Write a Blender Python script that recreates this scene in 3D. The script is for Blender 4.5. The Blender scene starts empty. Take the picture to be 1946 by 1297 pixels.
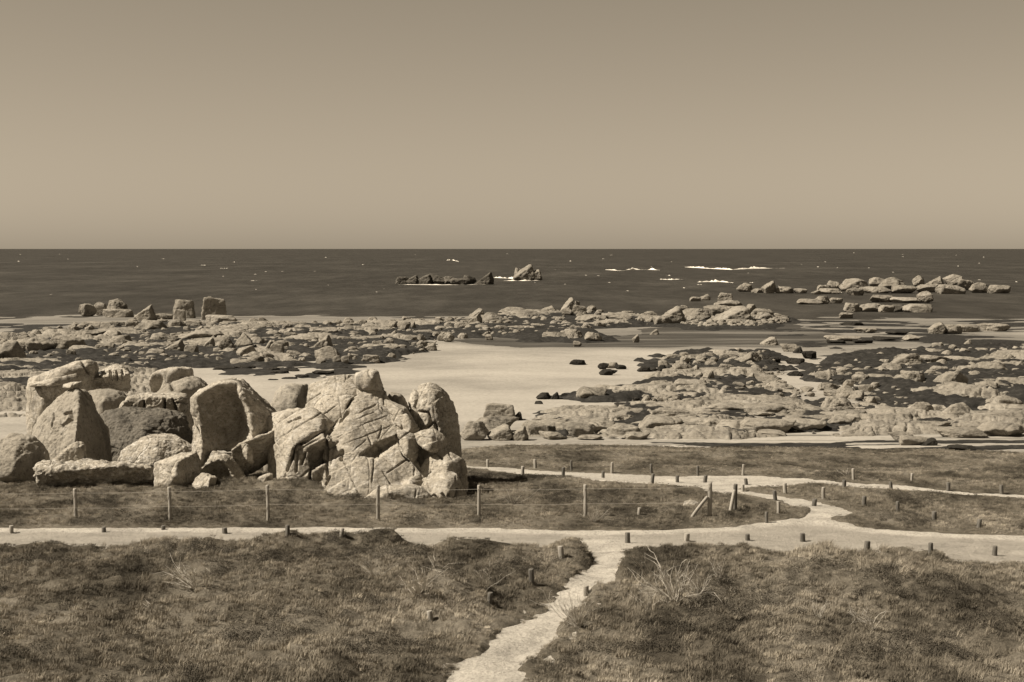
import bpy, bmesh, math, random
import numpy as np
from mathutils import Vector, Matrix

random.seed(7)
rng = np.random.default_rng(11)
scene = bpy.context.scene
COL = scene.collection

# ------------------------------------------------------------------ camera, sky, sun, exposure
F = 3000.0            # focal length in photograph pixels (1946 wide)
W, HGT = 1946.0, 1297.0
CAM_Z = 8.8           # eye height above the dune path
PITCH = math.atan((648.5 - 473.0) / F)
cam = bpy.data.cameras.new('camera')
cam.sensor_width = 36.0
cam.lens = 36.0 * F / W
cam.clip_start = 0.5
cam.clip_end = 90000.0
camo = bpy.data.objects.new('camera', cam)
camo.location = (0, 0, CAM_Z)
camo.rotation_euler = (math.pi / 2 - PITCH, 0, 0)
COL.objects.link(camo)
scene.camera = camo

SUN_EL = math.radians(47)
SUN_AZ = math.radians(8)      # how far the sun stands on the camera's side of due left
sdir = Vector((-math.cos(SUN_AZ) * math.cos(SUN_EL), -math.sin(SUN_AZ) * math.cos(SUN_EL), math.sin(SUN_EL)))
world = bpy.data.worlds.new('World')
scene.world = world
world.use_nodes = True
nt = world.node_tree
nt.nodes.clear()
sky = nt.nodes.new('ShaderNodeTexSky')
sky.sky_type = 'NISHITA'
sky.sun_disc = False
sky.sun_elevation = SUN_EL
sky.sun_rotation = math.atan2(sdir.x, sdir.y)
sky.altitude = 0
sky.air_density = 1.0
sky.dust_density = 0.48
bw = nt.nodes.new('ShaderNodeRGBToBW')
gm = nt.nodes.new('ShaderNodeGamma'); gm.inputs['Gamma'].default_value = 1.05
tint = nt.nodes.new('ShaderNodeMix'); tint.data_type = 'RGBA'; tint.blend_type = 'MULTIPLY'
tint.inputs['Factor'].default_value = 1.0
tint.inputs['B'].default_value = (1.0, 0.835, 0.615, 1)
bg = nt.nodes.new('ShaderNodeBackground')
bg.inputs['Strength'].default_value = 0.0425
wo = nt.nodes.new('ShaderNodeOutputWorld')
nt.links.new(sky.outputs['Color'], bw.inputs['Color'])
nt.links.new(bw.outputs['Val'], gm.inputs['Color'])
nt.links.new(gm.outputs[0], tint.inputs['A'])
nt.links.new(tint.outputs['Result'], bg.inputs['Color'])
nt.links.new(bg.outputs['Background'], wo.inputs['Surface'])

sun = bpy.data.lights.new('sun', 'SUN')
sun.energy = 5.0
sun.angle = math.radians(0.5)
sun.color = (1.0, 0.89, 0.725)
suno = bpy.data.objects.new('sun', sun)
suno.rotation_euler = sdir.to_track_quat('Z', 'Y').to_euler()
suno.location = (-60, 40, 60)
COL.objects.link(suno)

scene.view_settings.view_transform = 'Standard'
scene.view_settings.look = 'None'
scene.view_settings.gamma = 1.0
scene.view_settings.exposure = 0.80
scene.view_settings.use_curve_mapping = False
scene.cycles.max_bounces = 5
scene.cycles.diffuse_bounces = 3
scene.cycles.glossy_bounces = 2

# ------------------------------------------------------------------ numeric helpers
_perm = rng.permutation(256)
_perm = np.concatenate([_perm, _perm, _perm])
_grad = rng.normal(size=(256, 3)); _grad /= np.linalg.norm(_grad, axis=1)[:, None]

def noise3(p):
    p = np.asarray(p, float)
    i = np.floor(p).astype(int); f = p - i; i &= 255
    u = f * f * f * (f * (f * 6 - 15) + 10)
    out = 0
    for dx in (0, 1):
        for dy in (0, 1):
            for dz in (0, 1):
                h = _perm[_perm[_perm[i[..., 0] + dx] + i[..., 1] + dy] + i[..., 2] + dz]
                g = _grad[h]
                d = g[..., 0] * (f[..., 0] - dx) + g[..., 1] * (f[..., 1] - dy) + g[..., 2] * (f[..., 2] - dz)
                w = (u[..., 0] if dx else 1 - u[..., 0]) * (u[..., 1] if dy else 1 - u[..., 1]) * (u[..., 2] if dz else 1 - u[..., 2])
                out = out + w * d
    return out * 1.5

def fbm(p, o=4, gain=0.5):
    a, s, r = 1.0, 1.0, 0
    p = np.asarray(p, float)
    for k in range(o):
        r = r + a * noise3(p * s + 17.3 * k)
        a *= gain; s *= 2.03
    return r

def n2(x, y, s, seed=0.0, o=3):
    x = np.asarray(x, float); y = np.asarray(y, float)
    return fbm(np.stack([x * s, y * s, np.full_like(x * s, seed)], -1), o)

def smooth(a, b, x):
    t = np.clip((x - a) / (b - a), 0, 1)
    return t * t * (3 - 2 * t)

CP, SP = math.cos(PITCH), math.sin(PITCH)
def ray(u, v):
    u = np.asarray(u, float); v = np.asarray(v, float)
    a = u - 973.0; b = 648.5 - v
    return np.stack([a, F * CP + b * SP, -F * SP + b * CP], -1)

def P(u, v, Y):                       # the point seen at pixel (u, v) at distance Y
    d = ray(u, v)
    t = np.asarray(Y, float) / d[..., 1]
    return np.stack([d[..., 0] * t, d[..., 1] * t, CAM_Z + d[..., 2] * t], -1)

def proj(p):
    x, y, z = p[..., 0], p[..., 1], p[..., 2] - CAM_Z
    d = y * CP - z * SP
    return 973 + F * x / d, 648.5 - F * (y * SP + z * CP) / d

def seg_dist(x, y, poly, closed=True):
    d = np.full(np.shape(x), 1e9)
    n = len(poly)
    for k in range(n if closed else n - 1):
        ax, ay = poly[k]; bx, by = poly[(k + 1) % n]
        ex, ey = bx - ax, by - ay
        t = np.clip(((x - ax) * ex + (y - ay) * ey) / (ex * ex + ey * ey + 1e-12), 0, 1)
        d = np.minimum(d, np.hypot(x - ax - t * ex, y - ay - t * ey))
    return d

def inside(x, y, poly):
    c = np.zeros(np.shape(x), bool)
    n = len(poly); j = n - 1
    for k in range(n):
        xi, yi = poly[k]; xj, yj = poly[j]
        hit = ((yi > y) != (yj > y)) & (x < (xj - xi) * (y - yi) / (yj - yi + 1e-12) + xi)
        c ^= hit; j = k
    return c

def sdf2(x, y, poly):                 # signed distance, positive inside
    d = seg_dist(x, y, poly)
    return np.where(inside(x, y, poly), d, -d)

# ------------------------------------------------------------------ materials
def mat(name):
    m = bpy.data.materials.new(name); m.use_nodes = True
    t = m.node_tree; t.nodes.clear()
    o = t.nodes.new('ShaderNodeOutputMaterial'); b = t.nodes.new('ShaderNodeBsdfPrincipled')
    t.links.new(b.outputs[0], o.inputs[0])
    return m, t, b

def sep(v, warm=1.0):                 # a sepia-leaning grey of luminance v
    v *= 0.88
    return (v * (1 + 0.045 * warm), v * (1 - 0.02 * warm), v * (1 - 0.12 * warm), 1)

def gry(v): return (v, v, v, 1)

def N(t, kind, **kw):
    n = t.nodes.new(kind)
    for k, v in kw.items():
        if k in n.inputs: n.inputs[k].default_value = v
        else: setattr(n, k, v)
    return n

def ramp(t, src, stops):
    r = t.nodes.new('ShaderNodeValToRGB')
    e = r.color_ramp.elements
    while len(e) > 1: e.remove(e[-1])
    e[0].position, e[0].color = stops[0]
    for p, c in stops[1:]:
        el = e.new(p); el.color = c
    t.links.new(src, r.inputs['Fac'])
    return r

def coords(t, kind='Object', scale=(1, 1, 1)):
    c = t.nodes.new('ShaderNodeTexCoord') if kind != 'World' else t.nodes.new('ShaderNodeNewGeometry')
    mp = t.nodes.new('ShaderNodeMapping'); mp.inputs['Scale'].default_value = scale
    t.links.new(c.outputs['Position' if kind == 'World' else kind], mp.inputs['Vector'])
    return mp.outputs['Vector']

def tex(t, vec, scale, detail=4, rough=0.55, kind='ShaderNodeTexNoise'):
    n = t.nodes.new(kind); n.inputs['Scale'].default_value = scale
    if 'Detail' in n.inputs: n.inputs['Detail'].default_value = detail
    if 'Roughness' in n.inputs: n.inputs['Roughness'].default_value = rough
    t.links.new(vec, n.inputs['Vector'])
    return n.outputs['Distance'] if kind == 'ShaderNodeTexVoronoi' else n.outputs[0]

def mixc(t, fac, a, b, mode='MIX'):
    m = t.nodes.new('ShaderNodeMix'); m.data_type = 'RGBA'; m.blend_type = mode
    for s, v in (('Factor', fac), ('A', a), ('B', b)):
        if hasattr(v, 'is_linked') or hasattr(v, 'node'): t.links.new(v, m.inputs[s])
        else: m.inputs[s].default_value = v
    return m.outputs['Result']

def bump(t, b, h, strength, dist):
    n = t.nodes.new('ShaderNodeBump'); n.inputs['Strength'].default_value = strength; n.inputs['Distance'].default_value = dist
    t.links.new(h, n.inputs['Height']); t.links.new(n.outputs[0], b.inputs['Normal'])
    return n

def rock_mat(name, lo, hi, scale, lichen=0.0, speck=1.0, bumpd=0.05):
    m, t, b = mat(name)
    v = coords(t, 'World')
    n1 = tex(t, v, 0.6 * scale, 6, 0.6)
    c = ramp(t, n1, [(0.3, sep(lo, 1.5)), (0.52, sep((lo + hi) * 0.52, 1.4)), (0.72, sep(hi, 1.3))]).outputs[0]
    n2_ = tex(t, v, 9 * scale, 5, 0.75)
    c = mixc(t, 0.85 * speck, c, ramp(t, n2_, [(0.36, gry(0.28)), (0.45, gry(0.85)), (0.6, gry(1.0)), (0.72, gry(1.25))]).outputs[0], 'MULTIPLY')
    if lichen:
        l = tex(t, v, 3.2 * scale, 6, 0.8)
        f = ramp(t, l, [(0.50, (0, 0, 0, 1)), (0.60, (lichen, lichen, lichen, 1))]).outputs[0]
        c = mixc(t, f, c, sep(min(hi * 1.4, .6), 0.7))
        l2 = tex(t, v, 5.5 * scale, 5, 0.8)
        f2 = ramp(t, l2, [(0.58, (0, 0, 0, 1)), (0.66, (lichen * .7,) * 3 + (1,))]).outputs[0]
        c = mixc(t, f2, c, sep(lo * 0.35))
    mps = t.nodes.new('ShaderNodeMapping'); mps.inputs['Scale'].default_value = (1.3 * scale, 1.3 * scale, 0.3 * scale)
    t.links.new(v, mps.inputs['Vector'])
    c = mixc(t, 0.8, c, ramp(t, tex(t, mps.outputs['Vector'], 1.0, 5, 0.7), [(0.36, gry(0.5)), (0.47, gry(0.95)), (0.62, gry(1.0)), (0.72, gry(1.15))]).outputs[0], 'MULTIPLY')
    t.links.new(c, b.inputs['Base Color'])
    b.inputs['Roughness'].default_value = 0.9
    b.inputs['Specular IOR Level'].default_value = 0.15
    vv = t.nodes.new('ShaderNodeTexVoronoi'); vv.feature = 'DISTANCE_TO_EDGE'; vv.inputs['Scale'].default_value = 0.9 * scale
    wv = mixc(t, 0.25, v, N(t, 'ShaderNodeTexNoise', Scale=1.4 * scale).outputs['Color'])
    t.links.new(wv, vv.inputs['Vector'])
    cr = ramp(t, vv.outputs['Distance'], [(0.0, (0, 0, 0, 1)), (0.035, (1, 1, 1, 1))]).outputs[0]
    h = t.nodes.new('ShaderNodeMath'); h.operation = 'MULTIPLY_ADD'; h.inputs[1].default_value = 0.35
    t.links.new(cr, h.inputs[0])
    t.links.new(tex(t, v, 4 * scale, 8, 0.7), h.inputs[2])
    mp = t.nodes.new('ShaderNodeMapping'); mp.inputs['Rotation'].default_value = (0, math.radians(27), 0); mp.inputs['Scale'].default_value = (0.35, 1.2, 5.0)
    t.links.new(v, mp.inputs['Vector'])
    sn = tex(t, mp.outputs['Vector'], 0.9 * scale, 6, 0.65)
    sl = ramp(t, sn, [(0.44, (1, 1, 1, 1)), (0.485, (0, 0, 0, 1)), (0.51, (1, 1, 1, 1))]).outputs[0]
    h2 = t.nodes.new('ShaderNodeMath'); h2.operation = 'MULTIPLY_ADD'; h2.inputs[1].default_value = 0.15
    t.links.new(sl, h2.inputs[0]); t.links.new(h.outputs[0], h2.inputs[2])
    bump(t, b, h2.outputs[0], 1.0, bumpd)
    return m

M = {}
M['granite'] = rock_mat('granite', 0.31, 0.46, 1.0, 0.45, 1.0, 0.07)
M['granite_lichen'] = rock_mat('lichen_granite', 0.29, 0.43, 1.3, 0.8, 1.0, 0.07)
M['granite_smooth'] = rock_mat('smooth_granite', 0.21, 0.32, 0.8, 0.2, 0.8, 0.04)
M['shore'] = rock_mat('shore_granite', 0.18, 0.31, 0.35, 0.15, 0.9, 0.14)
M['shore_far'] = rock_mat('far_shore_granite', 0.18, 0.30, 0.14, 0.2, 0.9, 0.3)
M['mossy'] = rock_mat('mossy_rock', 0.10, 0.17, 1.0, 0.2, 0.9, 0.06)
M['weedrock'] = rock_mat('weed_covered_rock', 0.018, 0.05, 0.8, 0.0, 1.0, 0.15)
M['islet'] = rock_mat('islet_rock', 0.07, 0.16, 0.12, 0.1, 1.0, 0.4)

def simple(name, stops, scale, rough=0.9, bumpd=0.02, stretch=(1, 1, 1), spec=0.2, detail=6, nr=0.65):
    m, t, b = mat(name)
    v = coords(t, 'World', stretch)
    n = tex(t, v, scale, detail, nr)
    t.links.new(ramp(t, n, stops).outputs[0], b.inputs['Base Color'])
    b.inputs['Roughness'].default_value = rough
    b.inputs['Specular IOR Level'].default_value = spec
    if bumpd: bump(t, b, tex(t, v, scale * 3, 6, 0.7), 0.8, bumpd)
    return m

M['weed'] = simple('seaweed', [(0.3, sep(0.01)), (0.55, sep(0.024)), (0.75, sep(0.07))], 1.6, 0.85, 0.12)
M['wood'] = simple('weathered_wood', [(0.3, sep(0.07)), (0.7, sep(0.18))], 6, 0.85, 0.01, (6, 6, 0.6))
M['wood_pale'] = simple('pale_weathered_wood', [(0.3, sep(0.22)), (0.7, sep(0.40))], 6, 0.85, 0.01, (6, 6, 0.6))
M['wire'] = simple('fence_wire', [(0.3, sep(0.36)), (0.7, sep(0.5))], 3, 0.5, 0)
M['twig'] = simple('dry_twig', [(0.3, sep(0.42)), (0.7, sep(0.62))], 8, 0.8, 0)
M['foam'] = simple('sea_foam', [(0.3, sep(0.72)), (0.7, sep(0.85))], 0.5, 0.8, 0.2)

# sand of the footpaths
m, t, b = mat('path_sand'); M['path'] = m
v = coords(t, 'World')
c = ramp(t, tex(t, v, 0.7, 6, 0.65), [(0.3, sep(0.36)), (0.5, sep(0.45)), (0.7, sep(0.52))]).outputs[0]
c = mixc(t, 0.7, c, ramp(t, tex(t, v, 14, 4, 0.75), [(0.35, gry(0.45)), (0.5, gry(0.95)), (0.7, gry(1.1))]).outputs[0], 'MULTIPLY')
at_ = t.nodes.new('ShaderNodeAttribute'); at_.attribute_name = 'trodden'
c = mixc(t, at_.outputs['Fac'], c, sep(0.28, 1.1))
c = mixc(t, 0.5, c, ramp(t, tex(t, coords(t, 'World', (0.6, 1.2, 1)), 1.0, 6, 0.7), [(0.36, gry(0.6)), (0.5, gry(0.95)), (0.64, gry(1.15))]).outputs[0], 'MULTIPLY')
t.links.new(c, b.inputs['Base Color']); b.inputs['Roughness'].default_value = 0.95; b.inputs['Specular IOR Level'].default_value = 0.1
bump(t, b, tex(t, v, 5, 6, 0.75), 1.0, 0.09)

# beach sand: dry pale sand, darker where it stays wet towards the sea
m, t, b = mat('beach_sand'); M['beach'] = m
v = coords(t, 'World')
dry = ramp(t, tex(t, v, 0.06, 6, 0.6), [(0.34, sep(0.25)), (0.5, sep(0.335)), (0.66, sep(0.385))]).outputs[0]
vs = coords(t, 'World', (0.05, 0.6, 1))
wr = ramp(t, tex(t, vs, 1.0, 6, 0.7), [(0.36, gry(0.35)), (0.46, gry(0.95)), (0.7, gry(1.05))]).outputs[0]
att = t.nodes.new('ShaderNodeAttribute'); att.attribute_name = 'wrack'
dry = mixc(t, att.outputs['Fac'], dry, mixc(t, 1.0, dry, wr, 'MULTIPLY'))
att2 = t.nodes.new('ShaderNodeAttribute'); att2.attribute_name = 'wet'
vs2 = coords(t, 'World', (0.03, 0.25, 1))
wetc = ramp(t, tex(t, vs2, 1.0, 6, 0.7), [(0.35, sep(0.08)), (0.5, sep(0.15)), (0.65, sep(0.20))]).outputs[0]
c = mixc(t, att2.outputs['Fac'], dry, wetc)
c = mixc(t, 0.5, c, ramp(t, tex(t, v, 3, 5, 0.7), [(0.35, gry(0.6)), (0.6, gry(1.04))]).outputs[0], 'MULTIPLY')
t.links.new(c, b.inputs['Base Color']); b.inputs['Roughness'].default_value = 0.9; b.inputs['Specular IOR Level'].default_value = 0.1
bump(t, b, tex(t, v, 0.8, 6, 0.7), 0.6, 0.12)

# turf ground under the grass
def veg_color(t, lo, mid, hi, use_obj=False):
    v = coords(t, 'World', (1, 0.45, 1))
    a = tex(t, v, 0.42, 5, 0.68)
    c = ramp(t, a, [(0.38, sep(lo, 1.9)), (0.5, sep(mid, 1.8)), (0.64, sep(hi, 1.6))]).outputs[0]
    v2 = coords(t, 'World')
    c = mixc(t, 0.7, c, ramp(t, tex(t, v2, 3.5, 4, 0.7), [(0.32, gry(0.55)), (0.55, gry(1.0)), (0.75, gry(1.35))]).outputs[0], 'MULTIPLY')
    if use_obj:
        oi = t.nodes.new('ShaderNodeObjectInfo')
        c = mixc(t, 0.8, c, ramp(t, oi.outputs['Random'], [(0.0, gry(0.7)), (0.6, gry(1.0)), (0.93, gry(1.2)), (1.0, gry(1.8))]).outputs[0], 'MULTIPLY')
    return c
m, t, b = mat('dune_turf'); M['turf'] = m
c = veg_color(t, 0.07, 0.15, 0.23)
v = coords(t, 'World')
c = mixc(t, 0.6, c, ramp(t, tex(t, v, 22, 3, 0.7), [(0.35, gry(0.6)), (0.6, gry(1.12))]).outputs[0], 'MULTIPLY')
t.links.new(c, b.inputs['Base Color']); b.inputs['Roughness'].default_value = 1.0; b.inputs['Specular IOR Level'].default_value = 0.05
bump(t, b, tex(t, v, 9, 6, 0.75), 1.0, 0.12)
m, t, b = mat('grass_blades'); M['grass'] = m
t.links.new(veg_color(t, 0.10, 0.25, 0.39, True), b.inputs['Base Color']); b.inputs['Roughness'].default_value = 0.9; b.inputs['Specular IOR Level'].default_value = 0.1
m, t, b = mat('dry_grass'); M['drygrass'] = m
t.links.new(veg_color(t, 0.28, 0.38, 0.45, True), b.inputs['Base Color']); b.inputs['Roughness'].default_value = 0.9; b.inputs['Specular IOR Level'].default_value = 0.1

# sea
m, t, b = mat('sea_water'); M['sea'] = m
v = coords(t, 'World', (0.02, 0.006, 1))
c = ramp(t, tex(t, v, 1.0, 6, 0.6), [(0.35, sep(0.03, 1.2)), (0.55, sep(0.043, 1.2)), (0.7, sep(0.06, 1.2))]).outputs[0]
c = mixc(t, 0.8, c, ramp(t, tex(t, coords(t, 'World', (0.12, 0.03, 1)), 1.0, 5, 0.7), [(0.3, gry(0.5)), (0.5, gry(0.95)), (0.7, gry(1.5))]).outputs[0], 'MULTIPLY')
t.links.new(c, b.inputs['Base Color']); b.inputs['Roughness'].default_value = 0.55; b.inputs['Specular IOR Level'].default_value = 0.12
vb = coords(t, 'World', (0.16, 0.35, 1))
bump(t, b, tex(t, vb, 1.0, 5, 0.6), 1.0, 1.2)
m, t, b = mat('shallow_water'); M['shallow'] = m
v = coords(t, 'World', (0.02, 0.16, 1))
c = ramp(t, tex(t, v, 1.0, 6, 0.65), [(0.35, sep(0.035)), (0.52, sep(0.065)), (0.62, sep(0.14)), (0.7, sep(0.18))]).outputs[0]
t.links.new(c, b.inputs['Base Color']); b.inputs['Roughness'].default_value = 0.5; b.inputs['Specular IOR Level'].default_value = 0.12
bump(t, b, tex(t, coords(t, 'World', (0.3, 1.0, 1)), 1.0, 4, 0.6), 0.7, 0.15)

# ------------------------------------------------------------------ object helpers
def mesh_from(name, verts, faces, smooth_=True):
    me = bpy.data.meshes.new(name)
    verts = np.asarray(verts, np.float32); faces = np.asarray(faces, np.int32)
    nv, nf, k = len(verts), len(faces), faces.shape[1]
    me.vertices.add(nv); me.vertices.foreach_set('co', verts.ravel())
    me.loops.add(nf * k); me.loops.foreach_set('vertex_index', faces.ravel())
    me.polygons.add(nf)
    me.polygons.foreach_set('loop_start', np.arange(0, nf * k, k, dtype=np.int32))
    me.polygons.foreach_set('use_smooth', np.full(nf, smooth_, bool))
    me.update(calc_edges=True)
    me.validate()
    return me

def put(name, me, material=None, parent=None, label=None, cat=None, group=None, kind=None):
    o = bpy.data.objects.new(name, me); COL.objects.link(o)
    if material is not None and len(me.materials) == 0: me.materials.append(material)
    if parent is not None: o.parent = parent
    if label: o['label'] = label
    if cat: o['category'] = cat
    if group: o['group'] = group
    if kind: o['kind'] = kind
    return o

def empty(name, loc, label, cat, group=None):
    o = bpy.data.objects.new(name, None); COL.objects.link(o); o.location = loc
    o.empty_display_size = 0.2
    o['label'] = label; o['category'] = cat
    if group: o['group'] = group
    return o

def grid_faces(nr, nc):
    r, c = np.meshgrid(np.arange(nr - 1), np.arange(nc - 1), indexing='ij')
    a = (r * nc + c).ravel()
    return np.stack([a, a + 1, a + nc + 1, a + nc], -1)

# ------------------------------------------------------------------ terrain height
PR_Y = np.array([-60, 0, 20, 30, 40, 45.5, 47, 49.6, 51, 56, 60, 64, 70, 80, 88, 100, 130, 170, 220, 280, 320, 400, 600.])
PR_Z = np.array([2.5, 1.6, 1.2, .9, .45, .12, 0, 0, .02, 0, -.1, -.35, -.85, -1.55, -2.15, -2.55, -3.15, -3.8, -4.3, -4.75, -5.0, -5.8, -9.])
def prof(y): return np.interp(y, PR_Y, PR_Z)

def hit(u, v, h=None, y0=20.0, y1=900.0):     # where the ray of a pixel meets the ground
    h = h or (lambda x, y: prof(y))
    ys = np.exp(np.linspace(math.log(y0), math.log(y1), 700))
    pts = P(np.full(700, u), np.full(700, v), ys)
    below = pts[:, 2] < h(pts[:, 0], pts[:, 1])
    k = int(np.argmax(below)) if below.any() else 699
    if k == 0: return pts[0]
    a, b_ = ys[k - 1], ys[k]
    for _ in range(18):
        mid = 0.5 * (a + b_); p = P(u, v, mid)
        if p[2] < float(h(p[0:1], p[1:2])[0]): b_ = mid
        else: a = mid
    return P(u, v, b_)

def world_poly(px): return [tuple(hit(u, v)[:2]) for u, v in px]

PATHS = [
    # the wide track along the wire fence
    [(-400, 1006), (97, 1007), (300, 1006), (600, 1004), (900, 1006), (1120, 1011), (1250, 1010), (1400, 1003), (1440, 997), (1520, 992), (1600, 996),
     (1660, 1008), (1849, 1018), (2400, 1030), (2400, 1080), (1849, 1066), (1760, 1058), (1640, 1058), (1560, 1056), (1450, 1046), (1300, 1048), (1192, 1050),
     (1120, 1042), (1060, 1046), (900, 1042), (760, 1036), (660, 1032), (430, 1036), (200, 1042), (-400, 1040)],
    # the branch coming down to the viewer
    [(1108, 1028), (1200, 1030), (1186, 1064), (1170, 1092), (1140, 1120), (1106, 1143), (1080, 1165), (1056, 1199), (1022, 1240), (975, 1330), (815, 1330), (890, 1250),
     (956, 1199), (1016, 1166), (1064, 1130), (1088, 1104), (1118, 1078), (1124, 1056)],
    # the far track
    [(865, 882), (1000, 893), (1150, 900), (1300, 905), (1420, 902), (1500, 907), (1600, 917), (1700, 922), (1849, 934), (2400, 962), (2400, 970), (1849, 940), (1700, 928),
     (1600, 925), (1560, 917), (1500, 921), (1420, 924), (1350, 926), (1300, 922), (1230, 918), (1150, 914), (1090, 908), (1000, 902), (865, 887)],
    # the slanting link with its sandy fan
    [(1340, 918), (1440, 932), (1500, 943), (1570, 957), (1622, 974), (1600, 984), (1560, 996), (1500, 1003), (1430, 1003), (1500, 993), (1540, 984), (1545, 974), (1500, 957), (1440, 944), (1335, 929)],
]
PATHW = [world_poly(p) for p in PATHS]

def path_sd(x, y):
    d = np.full(np.shape(x), -9.0)
    for k, p in enumerate(PATHW):
        bx = [q[0] for q in p]; by = [q[1] for q in p]
        near = (x > min(bx) - 2) & (x < max(bx) + 2) & (y > min(by) - 2) & (y < max(by) + 2)
        if near.any():
            s = np.full(np.shape(x), -9.0); s[near] = sdf2(x[near], y[near], p)
            d = np.maximum(d, s)
    return d

# hummocks on the near side of the track and elsewhere: (px, Y, height, half width, half depth)
BUMPS = [(300, 46.3, .42, .9, .7), (420, 46.3, .16, .8, .6), (540, 46.2, .28, .9, .7), (650, 46.3, .3, 1.1, .7), (740, 46.2, .42, .7, .7), (850, 46.1, .42, .8, .7), (960, 45.9, .34, .9, .7),
         (1075, 45.2, .42, .55, .9), (60, 46, .25, 1.0, .8), (1420, 46.0, .36, 1.2, .8), (1520, 45.9, .36, .7, .7), (1300, 45.6, .12, .8, .6), (1700, 45, .3, 1.3, .8), (1770, 44.8, .35, 1.0, .8), (1870, 44.6, .1, .9, .8),
         (1090, 43.8, .35, .45, .8), (950, 38.5, .35, .7, .6), (830, 36.5, .4, .8, .6), (800, 35.5, .3, .6, .5), (700, 53.6, .3, 1.3, .6), (330, 55.5, .3, 2.0, .8), (560, 56.5, .55, 1.3, .9), (450, 57.5, .35, 2.0, .9),
         (1600, 40, .5, 2.0, 2.0), (1400, 38, .4, 1.6, 1.6), (1750, 37, .4, 1.8, 1.5), (300, 40, .3, 2.0, 1.6), (560, 38, .35, 1.6, 1.4), (200, 37, .3, 1.6, 1.4)]

def terr(x, y, carve=True):
    x = np.asarray(x, float); y = np.asarray(y, float)
    h = prof(y)
    land = 1 - smooth(78, 96, y)
    calm = 1 - 0.8 * (smooth(45.6, 47.2, y) * (1 - smooth(49.8, 51, y)))
    amp = (0.16 * n2(x, y, 0.16, 3.1, 3) + 0.10 * n2(x, y, 0.55, 8.2, 3) + 0.05 * n2(x, y, 1.7, 5.5, 2)) * land * calm * (1 - 0.6 * smooth(49, 56, y))
    amp = amp + 0.12 * smooth(64, 76, y) * land * n2(x, y, 0.1, 21.0, 2)
    h = h + amp
    sand = smooth(85, 110, y)
    h = h + sand * (0.18 * n2(x, y, 0.035, 1.7, 3) + 0.05 * n2(x, y, 0.2, 4.4, 2))
    return h

def bumps(x, y):
    h = np.zeros(np.shape(x))
    if np.max(y) < 18 or np.min(y) > 66: return h
    hm = (1 - smooth(45.6, 47.0, y)) + smooth(52.0, 55.0, y) * (1 - smooth(58, 65, y)) * np.where(x > -2.0, .12, .5)
    h = h + hm * (0.42 * (np.abs(n2(x, y * .8, 0.42, 14.0, 3)) - .15) + 0.14 * (np.abs(n2(x, y, 1.3, 15.0, 2)) - .15))
    for u, Y, a, sx, sy in BUMPS:
        X = (u - 973) * Y / F
        h = h + 0.95 * a * np.exp(-((x - X) / sx) ** 2 - ((y - Y) / sy) ** 2)
    return h

def ground_h(x, y):
    sd = path_sd(x, y) + 0.16 * n2(x, y, 1.3, 6.6, 3) + 0.05 * n2(x, y, 5.0, 2.2, 2)
    edge_sd = 0
    return terr(x, y) - 0.15 * smooth(-0.14, 0.14, sd) + bumps(x, y) * (1 - smooth(-0.3, 0.25, sd))

# ------------------------------------------------------------------ ground, beach, sea
def sheet(name, ys, ss, hfun, material, kind='structure', attrs=None, cull=None):
    Yg, Sg = np.meshgrid(ys, ss, indexing='ij')
    X = Sg * np.maximum(Yg, 20.0) if name == 'ground' else Sg * Yg
    Z = hfun(X.ravel(), Yg.ravel()).reshape(X.shape)
    V = np.stack([X, Yg, Z], -1).reshape(-1, 3)
    fc = grid_faces(len(ys), len(ss))
    if cull is not None:
        keep = cull(V[fc].mean(1)); fc = fc[keep]
        used = np.unique(fc); remap = np.zeros(len(V), int); remap[used] = np.arange(len(used)); V = V[used]; fc = remap[fc]
    me = mesh_from(name, V, fc)
    if attrs:
        for an, fn in attrs.items():
            a = me.attributes.new(an, 'FLOAT', 'POINT')
            a.data.foreach_set('value', np.asarray(fn(V[:, 0], V[:, 1]), np.float32))
    return put(name, me, material, kind=kind)

ys_g = np.concatenate([np.linspace(-40, 24, 30), np.exp(np.arange(math.log(25), math.log(97), 0.0032))])
ss_g = np.linspace(-0.47, 0.47, 330)
def turf_end(x, y):
    return np.interp(x / np.maximum(y, 1), [-0.47, -0.2, -0.05, 0.0, 0.08, 0.16, 0.3, 0.47], [74, 76, 80, 87, 87, 85.5, 82, 80]) + 1.6 * n2(x, y, 0.16, 12.0, 4)
def ground_edge(x, y):
    e = ground_h(x, y)
    # the turf ends at the head of the beach: there it dips beneath the sand
    xe = x / np.maximum(y, 1)
    Yend = np.interp(xe, [-0.47, -0.2, -0.05, 0.0, 0.08, 0.16, 0.3, 0.47], [74, 76, 80, 87, 87, 85.5, 82, 80]) + 1.6 * n2(x, y, 0.16, 12.0, 4)
    return e - 0.9 * smooth(0.0, 3.0, y - Yend)
ground = sheet('ground', ys_g, ss_g, ground_edge, M['turf'])

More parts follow.
